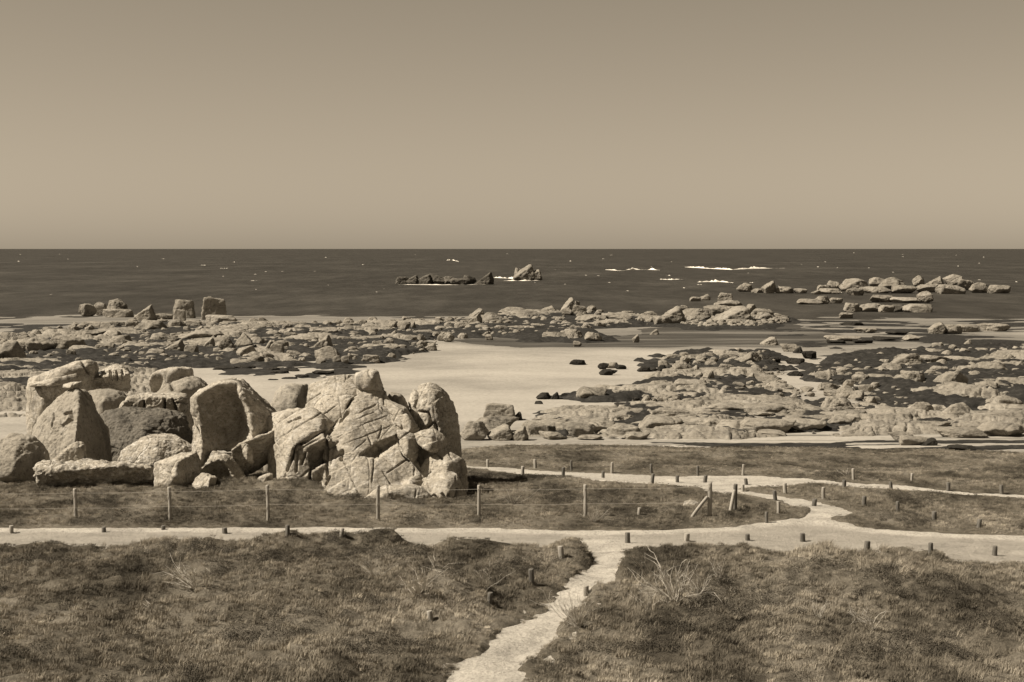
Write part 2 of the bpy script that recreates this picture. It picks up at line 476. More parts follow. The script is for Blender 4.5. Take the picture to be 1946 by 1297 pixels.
# sand of the paths
for k, pw in enumerate(PATHW):
    bx = [q[0] for q in pw]; by = [q[1] for q in pw]
    xs = np.arange(min(bx) - .4, max(bx) + .4, 0.16 if k != 1 else 0.1); ys = np.arange(min(by) - .4, max(by) + .4, 0.16 if k != 1 else 0.12)
    Yg, Xg = np.meshgrid(ys, xs, indexing='ij')
    Z = terr(Xg.ravel(), Yg.ravel()) - 0.035 + 0.02 * n2(Xg.ravel(), Yg.ravel(), 2.2, 9.9, 2) - 0.004 * k
    V = np.stack([Xg.ravel(), Yg.ravel(), Z], -1)
    fc = grid_faces(len(ys), len(xs))
    cen = V[fc].mean(1)
    fc = fc[sdf2(cen[:, 0], cen[:, 1], pw) > -0.45]
    used = np.unique(fc); remap = np.zeros(len(V), int); remap[used] = np.arange(len(used))
    Vp = V[used]
    tr = np.zeros(len(Vp))
    if k == 0:
        far_edge = PATHW[0][:14]
        de = seg_dist(Vp[:, 0], Vp[:, 1], far_edge, closed=False) + .12 * n2(Vp[:, 0], Vp[:, 1], 1.1, 5.0, 3)
        fork_ = np.exp(-((Vp[:, 0] - (1150 - 973) * 46.5 / F) / 1.1) ** 2) * (1 - smooth(47.2, 48.5, Vp[:, 1]))
        tr = smooth(.25, .6, de) * (1 - fork_) * .85
        Vp[:, 2] += .05 * np.exp(-(de / .25) ** 2)
    mp_ = mesh_from('path', Vp, remap[fc])
    a_ = mp_.attributes.new('trodden', 'FLOAT', 'POINT'); a_.data.foreach_set('value', tr.astype(np.float32))
    put('path', mp_, M['path'], kind='structure')

WETP = world_poly([(-60, 600), (-60, 640), (150, 640), (230, 612), (700, 616), (850, 650), (1000, 662), (1500, 668), (1600, 676), (1990, 672), (1990, 600)])
def wet(x, y):
    return smooth(-7, 9, sdf2(x, y, WETP) + 6 * n2(x, y, 0.05, 3.3, 3)) * (0.75 + 0.25 * n2(x, y, 0.02, 9.3, 3))
def wrack(x, y):
    return smooth(-20, 15, x) * (1 - smooth(92, 106, y))
beach = sheet('beach', np.exp(np.arange(math.log(70), math.log(430), 0.0055)), np.linspace(-0.5, 0.5, 260),
              lambda x, y: terr(x, y) - 0.3 * (1 - smooth(-0.5, 3.0, y - turf_end(x, y))), M['beach'], attrs={'wet': wet, 'wrack': wrack})

SEA_Z = -5.0
ys = np.array([180, 240, 320, 450, 700, 1200, 2500, 6000, 15000, 40000, 80000.])
V = []; 
for y in ys:
    for s in (-1.2, -0.6, -0.2, 0.2, 0.6, 1.2): V.append((s * max(y, 300), y, SEA_Z))
sea = put('sea', mesh_from('sea', V, grid_faces(len(ys), 6)), M['sea'], kind='structure')

# shallow tidal channel behind the sand bar
CHAN = world_poly([(840, 648), (960, 640), (1060, 652), (1150, 640), (1240, 624), (1360, 622), (1490, 612), (1545, 622), (1600, 640), (1620, 652), (1530, 660), (1400, 662), (1200, 661), (1000, 661), (900, 657)])
bx = [q[0] for q in CHAN]; by = [q[1] for q in CHAN]
xs = np.linspace(min(bx) - 6, max(bx) + 6, 160); ys = np.linspace(min(by) - 6, max(by) + 6, 90)
Yg, Xg = np.meshgrid(ys, xs, indexing='ij')
sd = sdf2(Xg.ravel(), Yg.ravel(), CHAN) + 5 * n2(Xg.ravel(), Yg.ravel(), 0.05, 44.0, 4)
Z = terr(Xg.ravel(), Yg.ravel()) + np.clip(sd * 0.02, -0.25, 0.03)
V = np.stack([Xg.ravel(), Yg.ravel(), Z], -1)
fc = grid_faces(len(ys), len(xs)); keep = sd[fc].max(1) > -4; fc = fc[keep]
used = np.unique(fc); remap = np.zeros(len(V), int); remap[used] = np.arange(len(used))
put('tidal_channel', mesh_from('tidal_channel', V[used], remap[fc]), M['shallow'], kind='structure')

# ------------------------------------------------------------------ rocks: rounded convex bodies with hollows, cracks and weathering
def ico(level):
    bm = bmesh.new(); bmesh.ops.create_icosphere(bm, subdivisions=level, radius=1)
    v = np.array([q.co[:] for q in bm.verts]); f = np.array([[l.index for l in q.verts] for q in bm.faces])
    bm.free(); v /= np.linalg.norm(v, axis=1)[:, None]
    return v, f
ICO = {k: ico(k) for k in (2, 3, 4, 5, 6, 7)}

def hull_planes(pts):
    bm = bmesh.new()
    for p in pts: bm.verts.new(p)
    bmesh.ops.convex_hull(bm, input=bm.verts, use_existing_faces=False)
    c = np.mean(pts, 0); out = []
    bm.normal_update()
    for f in bm.faces:
        n = np.array(f.normal[:]); 
        if np.linalg.norm(n) < 1e-6 or f.calc_area() < 1e-7: continue
        o = float(n @ np.array(f.verts[0].co[:]))
        if o - n @ c < 0: n, o = -n, -o
        if not any(n @ a > 0.9995 and abs(o - q) < 1e-3 for a, q in out): out.append((n, o))
    bm.free()
    return np.array([a for a, _ in out]), np.array([q for _, q in out])

def star(planes, c, ext, level, sharp=14, carves=()):
    n, o = planes
    D, f = ICO[level]
    d = D * ext
    g = (d @ n.T) / np.maximum(o - n @ c, 1e-3)          # 1/t for every plane
    g = np.maximum(g, 0)
    t = 1.0 / np.maximum((g ** sharp).sum(1), 1e-12) ** (1.0 / sharp)
    carved = np.zeros(len(t), bool)
    for cn, co in carves:
        nd = d @ cn.T; k = (co - cn @ c)[None, :]
        with np.errstate(divide='ignore', invalid='ignore'):
            tt = k / nd
        tin = np.where(nd < -1e-9, tt, -1e9).max(1); tout = np.where(nd > 1e-9, tt, 1e9).min(1)
        hitm = (tin < tout) & (tin > 0.02) & (tin < t)
        t = np.where(hitm, tin, t); carved |= hitm
    return c + d * t[:, None], f, carved

def vnormals(v, f):
    a = np.cross(v[f[:, 1]] - v[f[:, 0]], v[f[:, 2]] - v[f[:, 0]])
    n = np.zeros_like(v)
    for k in range(3):
        for j in range(3): n[:, j] += np.bincount(f[:, k], a[:, j], len(v))
    return n / np.maximum(np.linalg.norm(n, axis=1), 1e-9)[:, None]

R2 = lambda x, y: (97 + x / 4.804, 680 + y / 4.804)
R3 = lambda x, y: (480 + x / 4.323, 680 + y / 4.323)
FX = lambda x, y: (x, y)

def hero(label, conv, pts, Y, depth, front=(), carves=(), cracks=(), level=5, sharp=34, material='granite', amp=0.035, name='boulder', cat='boulder', group=None,
         foot=None, fscale=0, bscale=0.8, cuts=4, fx=.12, strata=2.2, collect=None):
    level += 1
    W3 = []
    sil = []
    for p in pts:
        u, v = conv(p[0], p[1]); dy = p[2] if len(p) > 2 else 0.0
        sil.append(P(u, v, Y + dy))
    sil = np.array(sil); c = sil.mean(0)
    W3 += list(sil)
    if fscale:
        fr = c + (sil - c) * fscale; fr[:, 1] -= depth * 0.42; W3 += list(fr)
    bk = c + (sil - c) * bscale; bk[:, 1] += depth * 0.5; W3 += list(bk)
    if not fscale and not front:          # a few proud corners on the side towards the viewer
        ex_, ez_ = (sil[:, 0].max() - sil[:, 0].min()) / 2, (sil[:, 2].max() - sil[:, 2].min()) / 2
        m0 = (sil.max(0) + sil.min(0)) / 2
        for a, b_, k in ((fx, .42, .36), (fx + .05, -.1, .5), (fx - .05, -.6, .55), (-.45, -.25, .34), (.55, -.45, .3)):
            W3.append(np.array([m0[0] + a * ex_, m0[1] - depth * k, m0[2] + b_ * ez_]))
    for x, y, dy in front:
        u, v = conv(x, y); W3.append(P(u, v, Y + dy))
    if foot is not None:                 # carry the body down into the ground
        low = sil[:, 2] < np.percentile(sil[:, 2], 45)
        for q in sil[low]:
            for e in (-0.25, 0.35): W3.append(np.array([q[0] * .97 + c[0] * .03, q[1] + depth * e, min(foot, q[2])]))
    W3 = np.array(W3)
    pl = hull_planes(W3); c = (W3.min(0) + W3.max(0)) / 2 * 0.4 + W3.mean(0) * 0.6
    ext = (W3.max(0) - W3.min(0)) / 2
    cv = []
    for poly, d0, d1, sc in carves:      # hollow: polygon, from d0 in front to d1 behind the plane Y, shrinking by sc
        pp = [conv(q[0], q[1]) for q in poly]; dq = [q[2] if len(q) > 2 else d1 for q in poly]
        cu, cvv = np.mean([q[0] for q in pp]), np.mean([q[1] for q in pp])
        q3 = [P(u, v, Y + d0) for u, v in pp] + [P(cu + (u - cu) * sc, cvv + (v - cvv) * sc, Y + e) for (u, v), e in zip(pp, dq)]
        cv.append(hull_planes(np.array(q3)))
    if carves: c[1] = max(c[1], Y + max(max([k[2]] + [q[2] for q in k[0] if len(q) > 2]) for k in carves) + 0.3 * depth)
    hr = np.random.default_rng(int(abs(c[0] * 37 + Y * 11)) + len(pts))
    cn, cq = [], []
    for _ in range(cuts):                # joint faces that slice corners off
        q = hr.normal(size=3) * [1, .8, .8] + [0, -.5, .2]; q /= np.linalg.norm(q)
        sup = (W3 @ q).max(); mid_ = c @ q
        cn.append(q); cq.append(mid_ + (sup - mid_) * hr.uniform(.9, .98))
    if cuts: pl = (np.vstack([pl[0], cn]), np.append(pl[1], cq))
    v, f, carved = star(pl, c, ext, level, sharp, cv)
    if collect is not None:
        collect.append((c + (v - c) * 1.045, f)); CRK.extend((line, conv, wpx, dep) for line, wpx, dep in cracks); return
    if 0: print('CARVE', label[:30], int(carved.sum()), len(v))
    if carves:                           # wear the rims of the hollows round
        e = np.vstack([f[:, [0, 1]], f[:, [1, 2]], f[:, [2, 0]]])
        rim = np.zeros(len(v), bool); df = carved[e[:, 0]] != carved[e[:, 1]]; rim[e[df].ravel()] = True
        for _ in range(3): rim[e[rim[e[:, 0]] | rim[e[:, 1]]].ravel()] = True
        cnt = np.bincount(e[:, 0], minlength=len(v))
        for _ in range(5):
            av = np.stack([np.bincount(e[:, 0], v[e[:, 1], j], len(v)) for j in range(3)], -1) / cnt[:, None]
            v = np.where(rim[:, None], .4 * v + .6 * av, v)
    nrm = vnormals(v, f)
    size = float(np.mean(ext))
    s = 1.0 / max(size, .2)
    d = amp * size * (0.9 * fbm(v * s * 1.1 + Y, 3) + 0.9 * (np.abs(fbm(v * s * 3.1 + Y * 2, 3)) - 0.3))
    d += 0.012 * fbm(v * 5.0, 3)
    if carves: d = np.where(carved, d * .4, d)
    # parallel joints: overlapping sheets of granite dipping to the left, strong in places only
    st = (v @ np.array([-.42, .25, .87])) * strata + 0.55 * fbm(v * 0.9 + Y, 3)
    fr_ = st - np.floor(st)
    msk = smooth(-.15, .35, fbm(v * .8 + 7 + Y, 2)) * np.where(carved, 0, 1)
    d += msk * 0.05 * min(1, size) * (fr_ - smooth(.86, 1.0, fr_) * fr_)
    st = fbm(v * s * 1.7 + 3 * Y, 2) * 2.5                       # broken ledges with short risers
    fl = np.floor(st); d += amp * 1.1 * size * (fl + smooth(.42, .58, st - fl)) / 2.5 * np.where(carved, .3, 1)
    d += 0.03 * min(1, size) * (np.abs(fbm(v * 2.6 + 5, 3)) - .25) + 0.012 * fbm(v * 11, 2)
    if cracks:
        pu, pv = proj(v)
        for line, wpx, dep in cracks:
            q = [conv(x, y) for x, y in line]
            dd = seg_dist(pu + 1.5 * noise3(v * 3), pv + 1.5 * noise3(v * 3 + 9), q, closed=False)
            facing = smooth(-0.1, 0.3, -nrm[:, 1] + 0.4 * nrm[:, 2])
            d -= 1.5 * dep * (1 - smooth(0.2 * wpx, 1.1 * wpx, dd)) * facing
    v = v + nrm * d[:, None]
    org = np.array([c[0], c[1], v[:, 2].min()])
    me = mesh_from(name, v - org, f)
    o = put(name, me, M[material], label=label, cat=cat, group=group)
    o.location = org
    return o

CRK = []; MASS = []
OUT = 'boulders of the near granite outcrop'
LFT = 'rocks left of the outcrop'
# --- rocks at the left
hero('cone-shaped granite rock with one dark side at the left edge', R2, [(-170, 580), (5, 410), (70, 370), (105, 285), (150, 262), (270, 270), (300, 290), (400, 490), (520, 700), (545, 820), (-220, 850)],
     65, 2.4, front=[(250, 275, -.7), (250, 450, -1.5), (235, 640, -2.1), (215, 840, -2.6)], foot=-.8, fscale=0, level=6, sharp=22, amp=.03, group=LFT, material='granite_smooth',
     cracks=[([(130, 520), (190, 500), (190, 560), (110, 620)], 3.5, .14), ([(30, 520), (20, 640)], 3, .1)])
hero('thin capstone on top of the cone-shaped rock', R2, [(100, 275), (106, 244), (180, 226), (275, 222), (280, 252), (262, 282), (180, 282)], 64.9, .8, level=4, group=LFT)
hero('long rounded pale slab above the cone-shaped rock', R2, [(-220, 190), (-40, 135), (90, 112), (150, 55), (250, 32), (370, 30), (412, 60), (412, 130), (330, 165), (240, 172), (60, 196), (-220, 230)], 87, 3.4,
     cracks=[([(290, 50), (330, 120), (345, 140)], 3, .2)], level=5, group=LFT, foot=-1)
hero('pale lip of rock under the long rounded slab at left', R2, [(-220, 250), (0, 192), (110, 178), (230, 145), (255, 190), (130, 218), (0, 246), (-220, 270)], 85.5, 1.6, level=4, group=LFT)
hero('shaded block under the lip of rock at the left edge', R2, [(-220, 235), (0, 225), (115, 215), (115, 460), (-220, 460)], 86.2, 1.6, level=4, group=LFT, foot=-2)
hero('square block with scalloped pale top and black front, far left', R2, [(470, 100, 1.4), (530, 72, 1.4), (610, 56, 1.4), (690, 88, 1.2), (440, 165, -.6), (500, 175, -1.5), (560, 160, -1.6), (640, 172, -1.6), (716, 150, -1.2), (440, 300, .7), (560, 312, .6), (716, 308, .7)],
     88, 1.6, level=6, sharp=34, cuts=0, group=LFT, front=[(600, 175, -1.6)], amp=.05, cracks=[([(540, 110), (545, 180)], 3, .3), ([(600, 120), (605, 190)], 3, .3), ([(655, 110), (650, 180)], 3, .3)])
hero('dark-fronted low wall of rock behind the cone-shaped rock', R2, [(255, 160, 1.2), (350, 150, 1.2), (450, 156, 1.2), (235, 185, -1.2), (340, 188, -1.4), (480, 185, -1.3), (235, 300, .6), (350, 302, .6), (485, 300, .6)],
     88.4, 1.4, level=5, sharp=34, cuts=0, group=LFT, front=[(340, 190, -1.4)], amp=.05)
hero('flat pale ledge in front of the black-fronted block', R2, [(310, 300), (420, 288), (570, 300), (640, 330), (690, 380), (690, 430), (560, 420), (420, 400)], 80, 2.0, material='granite_smooth', level=4, group=LFT, foot=-1.5)
hero('pale rock with an arched dark hollow above the rock steps', R2, [(880, 315), (880, 200), (935, 125), (1030, 90), (1160, 102), (1272, 86), (1292, 110), (1292, 185), (1100, 240), (960, 322)], 92, 3.0,
     carves=[([(895, 340, .4), (920, 190, -.9), (1010, 172, -.9), (1045, 200, -.6), (1010, 265, .2), (960, 345, .4)], -3.5, -.9, .97), ([(1150, 210, .1), (1200, 165, -.6), (1250, 178, -.6), (1290, 200, 0), (1200, 232, .1)], -3.5, -.6, .95)], level=5, foot=-2.4, fscale=.85, group=LFT)
hero('smooth pale sloping dome above the rock steps', R2, [(930, 380), (1000, 262), (1050, 230), (1150, 215), (1250, 182), (1340, 190), (1372, 215), (1430, 270), (1390, 380)], 84, 3, material='granite_smooth', level=5, foot=-2,
     cracks=[([(1090, 240), (1105, 290)], 4, .3)], group=LFT)
hero('stepped pale bench of rock with upright cracks', R2, [(690, 470), (715, 345), (800, 322), (960, 328), (1250, 338), (1285, 480), (1100, 510), (700, 500)], 78, 2.6, material='granite', level=6, sharp=24, foot=-1.5, fscale=.93,
     cracks=[([(845, 395), (845, 460)], 2.6, .3), ([(1035, 385), (1035, 475)], 2.6, .3), ([(1112, 380), (1130, 440), (1145, 500)], 3, .3), ([(1150, 412), (1250, 412)], 2, .2)], group=LFT)
hero('broken knob at the left end of the rock steps', R2, [(620, 440), (640, 405), (690, 385), (715, 430), (700, 455)], 76.5, 1.0, level=4, group=LFT, foot=-1.3)
hero('broad mossy whaleback hump between cone rock and hollow boulder', R2, [(380, 560), (470, 475), (620, 462), (800, 452), (1000, 476), (1120, 492), (1215, 540), (1235, 650), (1330, 830), (600, 860), (420, 760)], 70.5, 3.6, material='mossy', level=6,
     foot=-1.2, amp=.05, group=LFT)
hero('lichen speckled low dome boulder in front of the mossy hump', R2, [(570, 990), (620, 880), (700, 800), (830, 718), (980, 692), (1100, 706), (1180, 750), (1330, 830), (1300, 950), (930, 1000)], 61.5, 2.0, material='granite_lichen', level=6, foot=-.5, amp=.03, group=LFT)
hero('oblong pale stone leaning beside the cone-shaped rock', R2, [(10, 925), (100, 848), (210, 768), (270, 758), (312, 790), (330, 900), (140, 945), (40, 945)], 60.2, .8, front=[(290, 830, -.3), (110, 930, -.35)], level=5, sharp=20, fscale=.6, foot=-.3, group=LFT)
hero('long flat slab with black front face at lower left', R2, [(-130, 1010, -.9), (100, 1040, -1.15), (330, 1020, -1.2), (620, 985, -1.1), (935, 1010, -.8), (945, 1150, -.4), (640, 1175, -.45), (-130, 1180, -.45), (-120, 950, .9), (150, 928, 1.2), (580, 958, 1.1), (900, 988, .6)],
     59, .5, fscale=0, bscale=.98, level=6, sharp=30, foot=None, cuts=6, strata=4, material='granite_lichen', amp=.06, group=LFT)
hero('angular rock with lit left face and pointed foot behind the fence', R2, [(935, 960), (1010, 930), (1090, 920), (1170, 880), (1335, 850), (1380, 960), (1330, 1120), (1070, 1195), (1000, 1170), (945, 1065)],
     58.2, 1.2, front=[(1165, 950, -1.0), (1140, 1080, -1.2), (1065, 1185, -1.0)], level=5, sharp=40, cuts=1, group=LFT, foot=-.3)
hero('small faceted block at the foot of the hollow boulder', R2, [(1285, 1165), (1320, 1100), (1385, 1050), (1450, 1085), (1512, 1095), (1500, 1145), (1430, 1195), (1330, 1205)], 57.2, .7, front=[(1455, 1098, -.5), (1435, 1190, -.55)], level=5, sharp=36, cuts=1, group=LFT, foot=-.1)
hero('pale rounded rock at the extreme left behind the fence', FX, [(-30, 905), (-20, 850), (20, 822), (66, 830), (92, 862), (95, 910)], 60.5, 1.6, level=5, foot=-.3, material='granite_smooth', group=LFT)
# --- the hollow boulder and what carries it
hero('big tilted boulder with a deep dark hollow in its front', R2, [(1240, 430), (1268, 350), (1330, 300), (1460, 222), (1590, 180), (1690, 195), (1790, 320), (1870, 430), (1990, 510), (2100, 600), (2110, 690), (2010, 800), (1720, 870), (1500, 850), (1340, 790), (1285, 600)],
     60.6, 5.0, front=[(1310, 340, -.75), (1450, 245, -1.0), (1590, 218, -1.1), (1712, 235, -1.0), (1470, 660, -1.5), (1610, 740, -1.7), (1750, 730, -1.7), (1900, 640, -1.2), (1380, 480, -1.2)], carves=[([(1322, 350, -.55), (1440, 262, -.75), (1590, 236, -.8), (1703, 246, -.6), (1742, 420, .35), (1790, 590, .75), (1730, 690, .75), (1610, 722, .6), (1480, 645, .1), (1400, 480, -.25)], -4, -.9, .93)], level=6, sharp=30, group=OUT, cuts=0)
hero('lit leg of rock under the left side of the hollow boulder', R2, [(1285, 600), (1350, 580), (1480, 820), (1510, 880), (1380, 1000), (1330, 990), (1290, 930), (1330, 820)], 60.0, 1.6, level=5, foot=-.3, group=OUT,
     cracks=[([(1330, 600), (1340, 640), (1400, 760)], 2.5, .15)])
hero('dark overhanging block at the lower right of the hollow boulder', R2, [(1640, 850, -1.2), (1760, 770, -1.5), (1930, 720, -1.3), (2090, 640, -.6), (2135, 690, -.3), (2085, 800, .1), (2000, 960, .3), (1880, 1010, .35), (1790, 1085, .3), (1700, 1070, -.3)], 60.3, 1.4,
     front=[(1700, 800, -1.4)], level=6, sharp=34, group=OUT, cuts=1)
hero('thin pale rib of rock beneath the hollow boulder', R2, [(1735, 790), (1790, 780), (1835, 860), (1850, 965), (1822, 972), (1770, 880)], 58.7, .5, level=4, group=OUT)
hero('low block with a shadowed recess under the hollow boulder', R2, [(1340, 1000), (1480, 850), (1600, 880), (1700, 960), (1765, 1080), (1650, 1100), (1380, 1080)], 59.3, 1.3,
     carves=[([(1370, 995, -.35), (1500, 890, -.5), (1575, 945, -.45), (1650, 1095, .25), (1390, 1090, .25)], -2, -.4, .95)], level=6, sharp=34, cuts=0, group=OUT, foot=-.2)
hero('small pale stone in the grass between the two big rocks', R3, [(38, 995), (80, 965), (135, 948), (168, 958), (150, 985), (90, 1005)], 57.2, .4, level=4, group=OUT, foot=-.1)
# --- the great outcrop
hero('smooth boulder standing behind the saddle of the outcrop', R3, [(95, 470), (175, 350), (212, 255), (275, 216), (440, 214), (462, 320), (440, 430), (390, 470)], 65, 2.4, front=[(250, 250, -.9), (380, 330, -1.2)], material='granite_smooth', level=5, foot=-.6, group=OUT,
     carves=[([(430, 220), (450, 240), (425, 340), (395, 350)], -3, .2, .8)])
hero('wedge of pale rock in the saddle left of the outcrop', R3, [(85, 475), (250, 440), (400, 405), (430, 440), (300, 515), (180, 565), (140, 535)], 60.2, 1.5, level=4, sharp=22, group=OUT, foot=-.2)
hero('dark inner core of rock seen in the clefts of the outcrop', R3, [(330, 900), (330, 640), (520, 420), (900, 330), (1100, 380), (1300, 600), (1480, 760), (1560, 1000), (1400, 1080), (700, 1040)], 59.2, 2.0, level=5, foot=-.4, group=OUT, collect=MASS, front=[(900, 700, -.5)])
hero('smooth rounded upper shoulder of the great outcrop', R3, [(430, 500), (452, 300), (472, 228), (600, 182), (780, 152), (880, 175), (990, 265), (1030, 340), (900, 520), (640, 640), (540, 580)], 59.8, 2.8, level=5, foot=-.4, amp=.025, group=OUT, collect=MASS, front=[(620, 260, -.6), (800, 330, -1.2), (560, 480, -1.2), (760, 560, -1.5)])
hero('low step of rock joining the crest stone to the main slab', R3, [(860, 260), (930, 225), (1020, 205), (1090, 290), (1060, 350), (900, 340)], 59.0, 1.2, level=5, sharp=30, group=OUT, collect=MASS, foot=2.0)
hero('blocky crest stone at the very top of the outcrop', R3, [(835, 205), (848, 132), (900, 115), (990, 100), (1026, 115), (1026, 205), (1070, 275), (960, 268), (885, 268)], 58.9, .9, level=5, sharp=24, group=OUT, collect=MASS, front=[(960, 180, -.55), (930, 250, -.5)], fscale=.7)
hero('tall rounded left flank of the great outcrop', R3, [(185, 570), (390, 440), (490, 420), (650, 540), (700, 640), (560, 720), (430, 910), (285, 935), (238, 850), (212, 700), (248, 620)], 57.8, 2.6, level=5, foot=-.3, amp=.03, group=OUT, collect=MASS, front=[(330, 720, -1.5), (560, 560, -.9)],
     cracks=[([(600, 600), (480, 670), (370, 720), (340, 800), (280, 930)], 3.0, .3), ([(300, 540), (400, 500)], 2.0, .12)])
hero('ribbed lower left buttress with a square dark niche', R3, [(340, 745), (460, 660), (640, 605), (670, 760), (665, 1030), (470, 1040), (280, 945), (305, 830)], 57.15, 1.8, level=5, foot=-.2, sharp=26, group=OUT, collect=MASS, fscale=.9,
     carves=[([(462, 790, -.35), (520, 735, -.45), (602, 700, -.4), (602, 850, .2), (480, 892, .1)], -2.5, -.5, .92)], cracks=[([(430, 790), (405, 870)], 3, .2), ([(470, 1020), (475, 920), (600, 850)], 2.5, .2), ([(375, 780), (355, 940)], 2.5, .12)])
hero('great sloping main slab of the outcrop with a slot-like hollow', R3,
     [(608, 650, -.2), (700, 560, .3), (790, 450, .8), (850, 340, 1.2), (970, 265, 1.5), (1095, 320, 1.35), (1155, 430, 1.0), (1228, 545, .7), (1200, 640, .2), (1285, 780, -.4), (1380, 930, -.9), (1200, 1010, -1.25), (1080, 1060, -1.4), (820, 1085, -1.4), (650, 1085, -1.1), (578, 1045, -.8), (612, 880, -.6)],
     57.2, 2.4, level=5, fscale=0, foot=-.3, sharp=40, amp=.014, strata=2.8, group=OUT, collect=MASS, front=[(760, 640, -.35), (900, 900, -1.3), (960, 520, .45), (700, 900, -1.0)],
     carves=[([(885, 805, -.5), (1000, 715, -.1), (1185, 632, .25), (1178, 690, .35), (1040, 775, .1), (1000, 820, -.2)], -3, -.6, .9)],
     cracks=[([(610, 640), (680, 560), (780, 460), (790, 400), (830, 350)], 4, .3), ([(700, 660), (830, 590), (960, 530), (1100, 480)], 1.2, .025), ([(840, 520), (1000, 450)], 1.2, .025), ([(740, 720), (940, 640), (1130, 560)], 1.4, .035),
             ([(800, 800), (930, 680)], 1.3, .03), ([(630, 760), (700, 690)], 2.0, .07), ([(600, 620), (615, 760), (612, 1000)], 3, .25), ([(680, 820), (740, 770), (730, 840)], 4, .2), ([(1180, 640), (1240, 800), (1370, 920)], 2.6, .2), ([(640, 980), (600, 1040)], 2.5, .14),
             ([(1060, 410), (1150, 480)], 1.6, .08)])
hero('tilted broken ledge on the right shoulder of the outcrop', R3, [(1085, 340), (1200, 390), (1262, 420), (1345, 550), (1300, 625), (1200, 560), (1140, 450)], 57.9, 1.2, level=5, sharp=22, amp=.06, group=OUT, collect=MASS)
hero('thin leaning flake below the broken ledge of the outcrop', R3, [(1200, 480), (1260, 470), (1370, 580), (1340, 650), (1260, 630)], 57.0, .7, level=5, sharp=22, amp=.06, group=OUT, collect=MASS)
hero('upright wedge block right of the main slab', R3, [(1175, 590), (1240, 598), (1330, 640), (1368, 790), (1312, 860), (1240, 780)], 56.5, 1.1, level=5, sharp=22, group=OUT, collect=MASS)
hero('arched lintel stone over the dark cavity of the outcrop', R3, [(1300, 645), (1400, 603), (1490, 588), (1560, 635), (1595, 690), (1562, 785), (1480, 715), (1400, 672)], 56.6, .9, level=5, group=OUT, collect=MASS, sharp=40, cuts=2)
hero('slanting prop of rock at the right side of the cavity', R3, [(1480, 720), (1560, 690), (1600, 760), (1560, 830), (1500, 840), (1520, 780)], 56.7, .7, level=5, sharp=34, group=OUT, collect=MASS)
hero('recessed dark block behind the cavity of the outcrop', R3, [(1290, 640), (1420, 620), (1580, 690), (1570, 830), (1420, 950), (1290, 870)], 58.9, .8, level=4, foot=-.3, group=OUT)
hero('bulbous lichened boulder at the right foot of the outcrop', R3, [(1380, 925), (1440, 830), (1540, 785), (1640, 783), (1730, 835), (1755, 900), (1705, 985), (1500, 1030)], 56.4, 1.4, level=5, material='granite_lichen', amp=.05, group=OUT, collect=MASS, foot=-.1,
     cracks=[([(1520, 800), (1560, 830)], 2.5, .12)])
hero('lowest grooved boulder at the right foot of the outcrop', R3, [(1390, 1040), (1450, 1000), (1600, 930), (1680, 955), (1730, 1060), (1768, 1145), (1695, 1215), (1480, 1210), (1430, 1110)], 55.7, 1.3, level=5, material='granite_lichen', amp=.05, group=OUT, collect=MASS, foot=-.2,
     cracks=[([(1560, 1120), (1590, 1180)], 3.5, .16), ([(1610, 1130), (1620, 1190)], 3.5, .16), ([(1680, 1080), (1670, 1160)], 3, .14), ([(1500, 1140), (1520, 1190)], 3, .12)])
hero('low lichened slab at the front foot of the outcrop', R3, [(890, 1195), (1000, 1112), (1100, 1060), (1300, 1045), (1390, 1068), (1455, 1130), (1475, 1225), (1300, 1250), (1000, 1240)], 55.1, 1.5, level=5, material='granite_lichen', amp=.045, group=OUT, collect=MASS, foot=-.3, front=[(1150, 1100, -.5)])
hero('small rounded stone wedged under the main slab', R3, [(1180, 1040), (1240, 990), (1330, 975), (1380, 1010), (1350, 1060), (1250, 1065)], 56.0, .8, level=5, material='mossy', group=OUT, collect=MASS)

